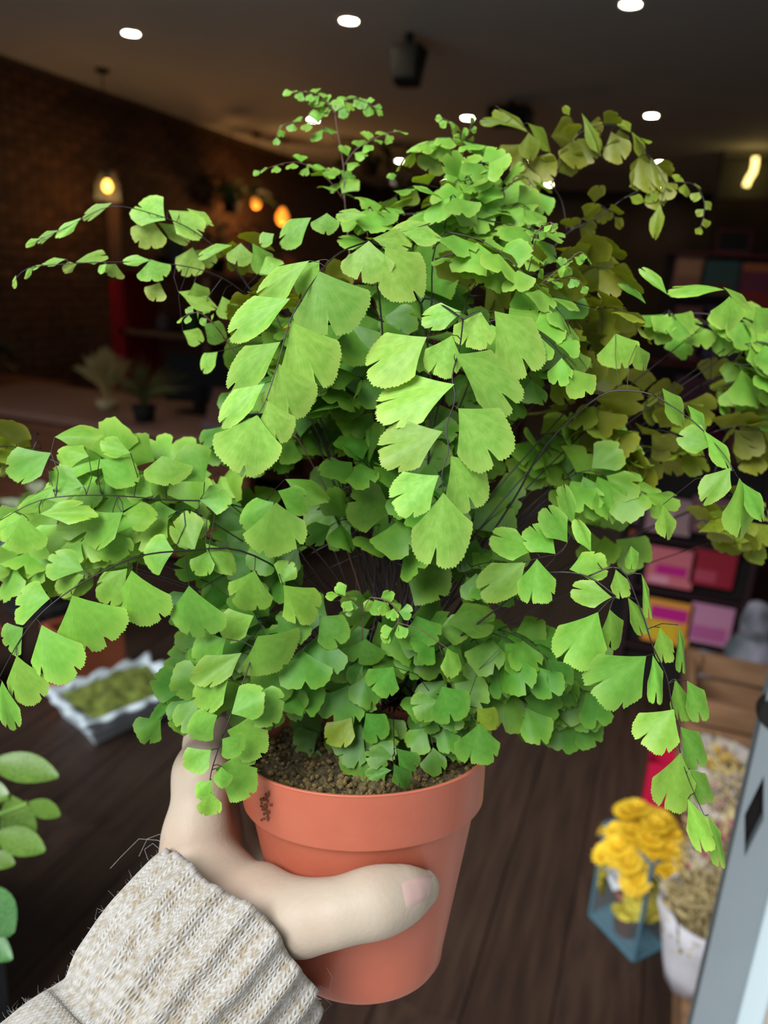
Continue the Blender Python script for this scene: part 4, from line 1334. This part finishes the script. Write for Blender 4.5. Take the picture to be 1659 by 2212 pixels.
# --- ridge sprays on top, seen edge on, and further sprays that fill the crown
f = frond()
f.stem([CR, (900, 1100, .385), (930, 750, .37), (935, 560, .35), (960, 500, .345)], .0010, .0005)
f.spray([(960, 500, .345), (1040, 520, .338), (1110, 570, .33), (1180, 640, .325), (1230, 700, .322)], 12, 96, 66, 'up')
f.spray([(940, 560, .35), (1000, 545, .345), (1070, 560, .34), (1120, 620, .336)], 9, 80, 60, 'cam')
f.spray([(1040, 700, .32), (1100, 690, .316), (1180, 730, .312), (1240, 800, .312)], 8, 88, 60, 'cam')

# stipes seen between the leaves
for (x, y, d) in [(1000, 1000, .375), (1045, 960, .385), (880, 980, .378), (830, 1000, .385), (1230, 880, .38), (1290, 905, .39), (1190, 960, .372), (1090, 990, .39), (870, 1080, .36), (780, 900, .39), (1020, 620, .40), (985, 620, .39), (640, 1180, .355), (700, 1000, .38), (1120, 1050, .385)]:
    st = frond()
    mx_, my_ = CR[0] + (x - CR[0]) * .35 + rnd.uniform(-15, 15), CR[1] + (y - CR[1]) * .5
    st.stem([(CR[0] + rnd.uniform(-60, 90), CR[1] + rnd.uniform(-30, 20), CR[2] + rnd.uniform(-.012, .012)), (mx_, my_, (d + CR[2]) / 2), (x, y, d)], .0009, .0006)

# fill: short sprays grown through the canopy (centre, radii, depth range, count, leaf px, mode)
rf = random.Random(11)
FILL = [((800, 1150), (290, 170), (.35, .40), 22, (84, 124), 'cam'), ((760, 1370), (260, 110), (.345, .385), 18, (76, 110), 'cam'), ((1050, 1390), (150, 100), (.345, .385), 10, (78, 110), 'cam'), ((900, 800), (320, 190), (.355, .42), 26, (84, 128), 'cam'),
        ((1300, 860), (190, 160), (.39, .46), 13, (72, 112), 'back'), ((1230, 980), (110, 170), (.37, .43), 9, (76, 112), 'cam'), ((1490, 740), (140, 110), (.40, .46), 6, (64, 96), 'cam'), ((1540, 920), (90, 200), (.42, .48), 9, (58, 90), 'back'),
        ((230, 1110), (220, 100), (.35, .39), 14, (76, 104), 'cam'), ((420, 1080), (190, 90), (.355, .40), 12, (76, 108), 'cam'), ((960, 490), (200, 80), (.37, .43), 12, (62, 96), 'up'), ((1150, 640), (160, 100), (.365, .42), 13, (64, 100), 'back'),
        ((600, 640), (100, 80), (.37, .42), 8, (60, 84), 'back'), ((690, 880), (160, 140), (.375, .43), 13, (70, 104), 'cam'), ((1200, 1470), (140, 50), (.37, .41), 5, (70, 96), 'cam'), ((880, 1510), (180, 50), (.35, .385), 9, (60, 86), 'cam'),
        ((60, 950), (50, 40), (.36, .40), 3, (60, 80), 'back'), ((470, 1450), (50, 40), (.33, .36), 3, (70, 90), 'cam'), ((1620, 760), (60, 110), (.41, .46), 4, (64, 90), 'cam'), ((1540, 1100), (50, 90), (.43, .48), 5, (54, 70), 'back'), ((1060, 450), (100, 90), (.39, .43), 8, (54, 80), 'cam')]
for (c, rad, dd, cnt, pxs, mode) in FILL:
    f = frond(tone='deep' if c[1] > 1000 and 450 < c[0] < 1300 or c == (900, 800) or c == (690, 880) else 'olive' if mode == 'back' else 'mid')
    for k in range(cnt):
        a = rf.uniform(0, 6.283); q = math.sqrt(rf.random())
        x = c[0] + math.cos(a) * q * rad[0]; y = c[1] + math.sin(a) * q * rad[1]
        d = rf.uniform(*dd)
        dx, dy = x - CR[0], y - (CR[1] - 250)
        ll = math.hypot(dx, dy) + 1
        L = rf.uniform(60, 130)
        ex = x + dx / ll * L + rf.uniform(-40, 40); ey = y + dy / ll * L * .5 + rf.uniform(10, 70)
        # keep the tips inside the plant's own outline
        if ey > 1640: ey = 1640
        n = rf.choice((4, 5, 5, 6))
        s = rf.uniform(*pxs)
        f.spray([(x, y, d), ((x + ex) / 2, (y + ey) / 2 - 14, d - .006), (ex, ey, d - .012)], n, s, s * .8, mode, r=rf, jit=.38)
        if k % 3 == 0:
            f.stem([(CR[0] + rf.uniform(-80, 80), CR[1] + rf.uniform(-25, 20), CR[2]), (CR[0] + (x - CR[0]) * .45, CR[1] + (y - CR[1]) * .6, (CR[2] + d) / 2 + .01), (x, y, d)], .0008, .0005)
            hub = (x, y, d)
        else:
            f.stem([hub, ((hub[0] + x) / 2, (hub[1] + y) / 2 - 20, (hub[2] + d) / 2), (x, y, d)], .0005, .0004)

# the largest 300 leaflets become objects, the others one part
allv = sorted(((l[1], i, j) for i, f in enumerate(FRONDS) for j, l in enumerate(f.leaves) if not f.young), reverse=True)
hand_traced = 18
top = set((i, j) for (_, i, j) in [t for t in allv if t[1] < hand_traced][:240])
for t in allv:
    if len(top) >= 285: break
    top.add((t[1], t[2]))
mv_, mu_, mf_, mi_ = [], [], [], []
TI = {k: i for i, k in enumerate(TONES)}
cnt = 0
nyoung = 0
for i, f in enumerate(FRONDS):
    for (B, dr) in f.loose:
        q = min(f.curve, key=lambda c: (c - B).length)
        if 1e-5 < (q - B).length < .035:
            f.mb.tube([q, q.lerp(B, .5) - dr * (q - B).length * .12, B], .00019, 4, False)
    fo = f.mb.build('frond', M_stemy if f.young else M_stem, fern, True)
    for j, (mt, px) in enumerate(f.leaves):
        if (i, j) in top:
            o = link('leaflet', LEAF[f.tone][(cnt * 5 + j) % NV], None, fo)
            o.matrix_basis = mt
            cnt += 1
        elif f.young:
            g = GEO_LOW[(i + j) % 8]
            nyoung += 1
            k = len(mv_)
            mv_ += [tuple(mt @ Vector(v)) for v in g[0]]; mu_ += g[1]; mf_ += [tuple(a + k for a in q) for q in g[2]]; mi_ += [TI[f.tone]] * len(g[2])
        else:
            g = (GEO if i < hand_traced else GEO_LOW)[(i * 3 + j) % 8]
            k = len(mv_)
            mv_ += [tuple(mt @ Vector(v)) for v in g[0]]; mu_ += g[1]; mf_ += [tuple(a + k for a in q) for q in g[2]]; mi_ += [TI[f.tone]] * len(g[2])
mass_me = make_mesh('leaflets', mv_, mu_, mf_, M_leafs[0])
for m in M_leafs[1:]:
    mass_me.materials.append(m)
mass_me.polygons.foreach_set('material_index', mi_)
mass = link('leaflets', mass_me, None, fern)
tag(mass, kind='stuff')
print('LEAFLETS', cnt, sum(len(f.leaves) for f in FRONDS))

# ================================================================== the hand that holds the pot
# (pixel x, pixel y, depth, radius in pixels at that depth)
def hp(x, y, d, r):
    return np.array(P(x, y, d)), r * d / F


CH = {
    'thumb': [(560, 1965, .330, 84), (655, 1982, .317, 68), (730, 1970, .312, 58), (800, 1950, .314, 58), (825, 1942, .317, 58), (866, 1928, .322, 51), (906, 1914, .330, 44)],
    'heel': [(420, 1990, .338, 120), (560, 1965, .330, 84)],
    'index_meta': [(430, 1960, .350, 95), (425, 1810, .356, 66), (438, 1670, .366, 56), (452, 1600, .390, 46), (560, 1580, .432, 40), (680, 1600, .452, 38), (760, 1610, .452, 32)],
    'palm': [(425, 1960, .350, 100), (440, 1800, .375, 72), (445, 1730, .385, 60), (470, 1680, .425, 46), (560, 1668, .452, 41), (680, 1680, .458, 38), (780, 1690, .450, 34)],
    'ring': [(425, 1960, .360, 90), (450, 1830, .390, 70), (460, 1790, .402, 56), (500, 1760, .440, 44), (590, 1750, .458, 40), (690, 1755, .456, 36), (760, 1760, .446, 32)],
    'little': [(430, 1970, .365, 80), (475, 1870, .400, 62), (500, 1850, .412, 46), (560, 1830, .440, 38), (630, 1822, .448, 34), (700, 1825, .444, 29)],
    'wrist': [(470, 1960, .345, 118), (390, 2100, .330, 118), (270, 2270, .306, 130), (60, 2560, .276, 135)],
}
CONES = []
for k, pts in CH.items():
    q = [hp(*p) for p in pts]
    for a, b in zip(q[:-1], q[1:]):
        CONES.append((a[0], b[0], a[1], b[1]))
axn = np.array(axis)
pb = np.array(pot_base)


def smin(a, b, k):
    h = np.clip(.5 + .5 * (b - a) / k, 0, 1)
    return b + (a - b) * h - k * h * (1 - h)


def hand_sdf(X):
    D = None
    for (a, b, ra, rb) in CONES:
        ab = b - a
        t = np.clip(((X - a) @ ab) / (ab @ ab), 0, 1)
        d = np.linalg.norm(X - a - t[..., None] * ab, axis=-1) - (ra + (rb - ra) * t)
        D = d if D is None else smin(D, d, .009)
    w = X - pb
    t = w @ axn
    rad = np.linalg.norm(w - t[..., None] * axn, axis=-1)
    rr = np.where(t > .0805, .0592, .0388 + np.clip(t, 0, .08) * .2045)
    pot = (rad - rr) * .97
    return -smin(-D, pot - .0004, .0025)      # flush against the pot


allp = np.array([c[0] for c in CONES] + [c[1] for c in CONES])
lo = allp.min(0) - .035; hi = allp.max(0) + .035
hs_ = .00155
dims = np.ceil((hi - lo) / hs_).astype(int)
gx = [lo[i] + hs_ * np.arange(dims[i]) for i in range(3)]
V = np.empty(dims)
for i in range(dims[0]):
    Y, Z = np.meshgrid(gx[1], gx[2], indexing='ij')
    V[i] = hand_sdf(np.stack([np.full_like(Y, gx[0][i]), Y, Z], -1))


def surface_nets(V, lo, h):
    s = V < 0
    nx, ny, nz = V.shape
    cnt = np.zeros((nx - 1, ny - 1, nz - 1)); acc = np.zeros((nx - 1, ny - 1, nz - 1, 3))
    corners = [(i, j, k) for i in (0, 1) for j in (0, 1) for k in (0, 1)]
    sl_ = lambda c: V[c[0]:nx - 1 + c[0], c[1]:ny - 1 + c[1], c[2]:nz - 1 + c[2]]
    for a in corners:
        for ax in range(3):
            if a[ax] == 0:
                b = list(a); b[ax] = 1
                va, vb = sl_(a), sl_(tuple(b))
                m = (va < 0) != (vb < 0)
                t = np.where(m, va / np.where(m, va - vb, 1), 0)
                cnt += m
                for q in range(3):
                    acc[..., q] += np.where(m, a[q] + (t if q == ax else 0), 0)
    act = cnt > 0
    idx = -np.ones(act.shape, dtype=np.int64)
    idx[act] = np.arange(act.sum())
    ijk = np.argwhere(act)
    verts = lo + h * (ijk + acc[act] / cnt[act][:, None])
    faces = []
    for ax in range(3):
        o1, o2 = [(1, 2), (2, 0), (0, 1)][ax]
        a = [slice(1, -1)] * 3
        sA = [slice(1, n - 1) for n in V.shape]
        sB = list(sA)
        sA[ax] = slice(0, V.shape[ax] - 1); sB[ax] = slice(1, V.shape[ax])
        va, vb = s[tuple(sA)], s[tuple(sB)]
        off = [1, 1, 1]; off[ax] = 0
        for flip, m in ((False, va & ~vb), (True, ~va & vb)):
            e = np.argwhere(m) + np.array(off)
            if len(e) == 0: continue
            d1 = np.zeros(3, int); d1[o1] = 1
            d2 = np.zeros(3, int); d2[o2] = 1
            q = [e - d1 - d2, e - d2, e, e - d1]
            f = np.stack([idx[tuple(p.T)] for p in q], 1)
            if flip: f = f[:, ::-1]
            faces.append(f)
    return verts, np.concatenate(faces)


hv, hf = surface_nets(V, lo, hs_)
person = empty('person', P(270, 2270, .306), "person's left hand in a cream ribbed knit sleeve gripping the fern pot", 'person')
pl_ = np.array(person.location)
me = bpy.data.meshes.new('hand')
me.from_pydata((hv - pl_).tolist(), [], hf.tolist())
me.update()
M_skin = mat('skin', srgb(176, 162, 144), .5, .25, col2=srgb(172, 150, 132), scale=28, bump=.10, bscale=420, sss=.05)
hand = link('hand', me, M_skin, person, True)
smd = hand.modifiers.new('smooth', 'SMOOTH')
smd.factor = .5; smd.iterations = 6

# thumb nail: a thin curved plate lying on the thumb
def nail_plate(quad, n=11, thick=.00035):
    vs = []
    for i in range(n):
        for j in range(n):
            u, v = i / (n - 1), j / (n - 1)
            # rounded corners
            uu = u; vv = .5 + (v - .5) * (1 - .22 * (2 * abs(u - .5)) ** 4)
            p = [(quad[0][q] * (1 - uu) * (1 - vv) + quad[1][q] * uu * (1 - vv) + quad[2][q] * uu * vv + quad[3][q] * (1 - uu) * vv) for q in (0, 1)]
            d = .28
            X = np.array(P(p[0], p[1], d))
            for _ in range(80):
                dist = float(hand_sdf(X[None])[0])
                if dist < 2e-5: break
                d += max(dist * .7, 1e-5)
                X = np.array(P(p[0], p[1], d))
            g = np.array([float(hand_sdf((X + np.eye(3)[q] * 2e-4)[None])[0] - hand_sdf((X - np.eye(3)[q] * 2e-4)[None])[0]) for q in range(3)])
            g /= np.linalg.norm(g) + 1e-9
            edge = min(u, 1 - u, v, 1 - v)
            vs.append(X + g * (thick * min(1, edge * 7) - .0001) - pl_)
    fs = [(i * n + j, (i + 1) * n + j, (i + 1) * n + j + 1, i * n + j + 1) for i in range(n - 1) for j in range(n - 1)]
    return vs, fs


nv, nf = nail_plate([(866, 1904), (936, 1884), (928, 1938), (878, 1968)])
nm = MB(); nm.add(nv, nf)
nail = nm.build('thumb_nail', mat('nail', srgb(188, 158, 150), .25, .5), hand, True)
nail['label'] = 'pale pink thumb nail'

# sleeve: ribbed knit tube
CTR = [(520, 2010, .338, .0480), (500, 2034, .335, .0486), (465, 2076, .330, .0484), (425, 2124, .324, .0478), (385, 2176, .318, .0466), (345, 2230, .311, .0450), (318, 2268, .307, .0430), (288, 2310, .303, .0455), (240, 2372, .296, .0500), (165, 2470, .286, .0520), (50, 2620, .272, .052), (-200, 2940, .25, .054)]
cp = [np.array(P(*c[:3])) for c in CTR]
cr_ = [c[3] for c in CTR]
seg = np.cumsum([0] + [np.linalg.norm(cp[i + 1] - cp[i]) for i in range(len(cp) - 1)])
ROWS, RIBS, PER = 140, 20, 14
NU = RIBS * PER
ts = np.linspace(0, seg[-1], ROWS)
cx = np.stack([np.interp(ts, seg, [c[q] for c in cp]) for q in range(3)], 1)
for _ in range(6):
    cx[1:-1] = (cx[:-2] + 2 * cx[1:-1] + cx[2:]) / 4
rx = np.interp(ts, seg, cr_)
for _ in range(3):
    rx[1:-1] = (rx[:-2] + 2 * rx[1:-1] + rx[2:]) / 4
sv, suv, sf = [], [], []
refv = np.array(R @ Vector((0, 0, 1)))
tvec = (cx[30] - cx[0]); tvec /= np.linalg.norm(tvec)
cuff_end = seg[6]


def ring(i, scale=1.0, shift=0.0, ribf=1.0):
    t = cx[min(i + 2, ROWS - 1)] - cx[max(i - 2, 0)]
    t = t / np.linalg.norm(t)
    u = refv - t * (refv @ t); u /= np.linalg.norm(u)
    w = np.cross(t, u)
    out = []
    for j in range(NU):
        a = 2 * math.pi * j / NU
        ph = math.cos(RIBS * a)
        fade = max(0, min(1, (cuff_end - ts[i]) / .012 + .3))
        rib = .0024 * (max(ph, -.5)) * ribf * fade
        body = (1 - fade)
        knit = .0016 * body * noise.noise((math.cos(a) * 4, math.sin(a) * 4, ts[i] * 60))
        lump = .0022 * noise.noise((math.cos(a) * 1.6, math.sin(a) * 1.6, ts[i] * 22 + 4))
        wav = .0022 * math.sin(3 * a + 1.3) * max(0, 1 - ts[i] / .02) + .0012 * math.sin(7 * a) * max(0, 1 - ts[i] / .01)
        r = (rx[i] * scale + rib + lump + knit)
        out.append(cx[i] + (u * math.cos(a) + w * math.sin(a)) * r - t * (wav + shift) - pl_)
    return out


ringset = [(6, .80, .0, 0, -.02), (3, .90, 0, .3, -.01), (1, .945, .0, .6, -.004), (0, .955, .0016, .8, -.002), (0, .985, .0024, 1, 0)]
for (i, scl, sh, rbf, v) in ringset:
    sv += ring(i, scl, sh, rbf); suv += [(j / NU, v) for j in range(NU)]
for i in range(ROWS):
    sv += ring(i); suv += [(j / NU, ts[i]) for j in range(NU)]
nr = ROWS + len(ringset)
for i in range(nr - 1):
    for j in range(NU):
        sf.append((i * NU + j, i * NU + (j + 1) % NU, (i + 1) * NU + (j + 1) % NU, (i + 1) * NU + j))
sme = bpy.data.meshes.new('knit_sleeve')
sme.from_pydata([tuple(v) for v in sv], [], sf)
ul = sme.uv_layers.new(name='knit')
idx = np.empty(len(sme.loops), dtype=np.int32)
sme.loops.foreach_get('vertex_index', idx)
uvd = np.array(suv, dtype=np.float32)[idx]
# close the wrap-around column
first = uvd.reshape(-1, 4, 2)
wrap = (first[:, :, 0].max(1) - first[:, :, 0].min(1)) > .5
first[wrap, :, 0] = np.where(first[wrap, :, 0] < .5, first[wrap, :, 0] + 1, first[wrap, :, 0])
ul.data.foreach_set('uv', first.ravel())
sme.update()


def knit_material():
    m = bpy.data.materials.new('cream_knit')
    m.use_nodes = True
    nt = m.node_tree; N = nt.nodes; L = nt.links
    b = N['Principled BSDF']
    uv = N.new('ShaderNodeUVMap'); uv.uv_map = 'knit'
    sp_ = N.new('ShaderNodeSeparateXYZ'); L.new(uv.outputs[0], sp_.inputs[0])

    def mth(op, a, bb=None, c=None):
        n = N.new('ShaderNodeMath'); n.operation = op
        for k, q in enumerate((a, bb, c)):
            if q is None: continue
            if isinstance(q, (int, float)): n.inputs[k].default_value = q
            else: L.new(q, n.inputs[k])
        return n.outputs[0]
    cols = mth('MULTIPLY', sp_.outputs['X'], RIBS * 6.0)
    fx = mth('FRACT', cols)
    tri = mth('ABSOLUTE', mth('SUBTRACT', fx, .5))                 # 0 middle .. .5 edge
    rows = mth('MULTIPLY', sp_.outputs['Y'], 420.0)
    vsh = mth('SUBTRACT', rows, mth('MULTIPLY', tri, 1.6))
    wv = mth('SINE', mth('MULTIPLY', vsh, 6.2832))
    wc = mth('MULTIPLY', mth('SUBTRACT', .5, mth('ABSOLUTE', mth('SUBTRACT', mth('MULTIPLY', tri, 2.0), .5))), 2.0)
    hgt = mth('ADD', mth('MULTIPLY', wv, .5), wc)
    tc = N.new('ShaderNodeTexCoord')
    nz = N.new('ShaderNodeTexNoise'); nz.inputs['Scale'].default_value = 900; nz.inputs['Detail'].default_value = 3
    L.new(tc.outputs['Object'], nz.inputs['Vector'])
    hg2 = mth('ADD', hgt, mth('MULTIPLY', nz.outputs['Fac'], .5))
    bp = N.new('ShaderNodeBump'); bp.inputs['Strength'].default_value = .7; bp.inputs['Distance'].default_value = .0005
    L.new(hg2, bp.inputs['Height']); L.new(bp.outputs[0], b.inputs['Normal'])
    n2 = N.new('ShaderNodeTexNoise'); n2.inputs['Scale'].default_value = 340; n2.inputs['Detail'].default_value = 4
    L.new(tc.outputs['Object'], n2.inputs['Vector'])
    rp = N.new('ShaderNodeValToRGB')
    rp.color_ramp.elements[0].position = .34; rp.color_ramp.elements[0].color = srgb(160, 147, 126)
    rp.color_ramp.elements[1].position = .56; rp.color_ramp.elements[1].color = srgb(184, 180, 173)
    L.new(n2.outputs['Fac'], rp.inputs[0])
    hm = N.new('ShaderNodeMapRange'); hm.inputs[1].default_value = -.3; hm.inputs[2].default_value = 1.2; hm.inputs[3].default_value = .84; hm.inputs[4].default_value = 1.05
    L.new(hgt, hm.inputs[0])
    hs = N.new('ShaderNodeHueSaturation'); L.new(hm.outputs[0], hs.inputs['Value']); L.new(rp.outputs[0], hs.inputs['Color'])
    L.new(hs.outputs[0], b.inputs['Base Color'])
    b.inputs['Roughness'].default_value = .95
    b.inputs['Specular IOR Level'].default_value = .1
    b.inputs['Sheen Weight'].default_value = .3
    return m


M_knit = knit_material()
sleeve = link('knit_sleeve', sme, M_knit, person, True)
sleeve['label'] = 'cream ribbed knit sleeve with stray fibres'
# stray fibres on the wool
fz = MB()
rz = random.Random(3)
for k in range(2600):
    i = rz.randrange(len(ringset), nr - 8); j = rz.randrange(NU)
    p = Vector(sv[i * NU + j]); c = Vector(cx[i - len(ringset)] - pl_)
    n = (p - c).normalized()
    L = rz.uniform(.0012, .0032) * (1 if rz.random() < .96 else 2.2)
    a = Vector((rz.gauss(0, 1), rz.gauss(0, 1), rz.gauss(0, 1))).normalized()
    pts = [p - n * .0004, p + n * L * .4 + a * L * .2, p + n * L * .6 + a * L * .7]
    fz.tube(pts, [.00004, .000035, .00002], 3, False)
def strand(px):
    fz.tube([P(*q) - person.location for q in px], .00006, 4, False)
strand([(372, 1832, .345), (345, 1802, .345), (318, 1812, .345), (300, 1850, .345)])
strand([(365, 1826, .345), (340, 1815, .345), (300, 1812, .344), (262, 1850, .344), (238, 1876, .344)])
strand([(352, 1840, .345), (330, 1822, .345), (312, 1835, .345), (320, 1858, .345)])
strand([(230, 1995, .34), (205, 1985, .34), (210, 1962, .34), (228, 1970, .34)])
strand([(690, 2130, .33), (712, 2140, .33), (718, 2112, .33), (706, 2090, .33)])
strand([(695, 2150, .33), (716, 2170, .33), (700, 2186, .33)])
tag(fz.build('fibre_fuzz', mat('wool_fibre', srgb(190, 186, 184), .9), sleeve), kind='stuff')
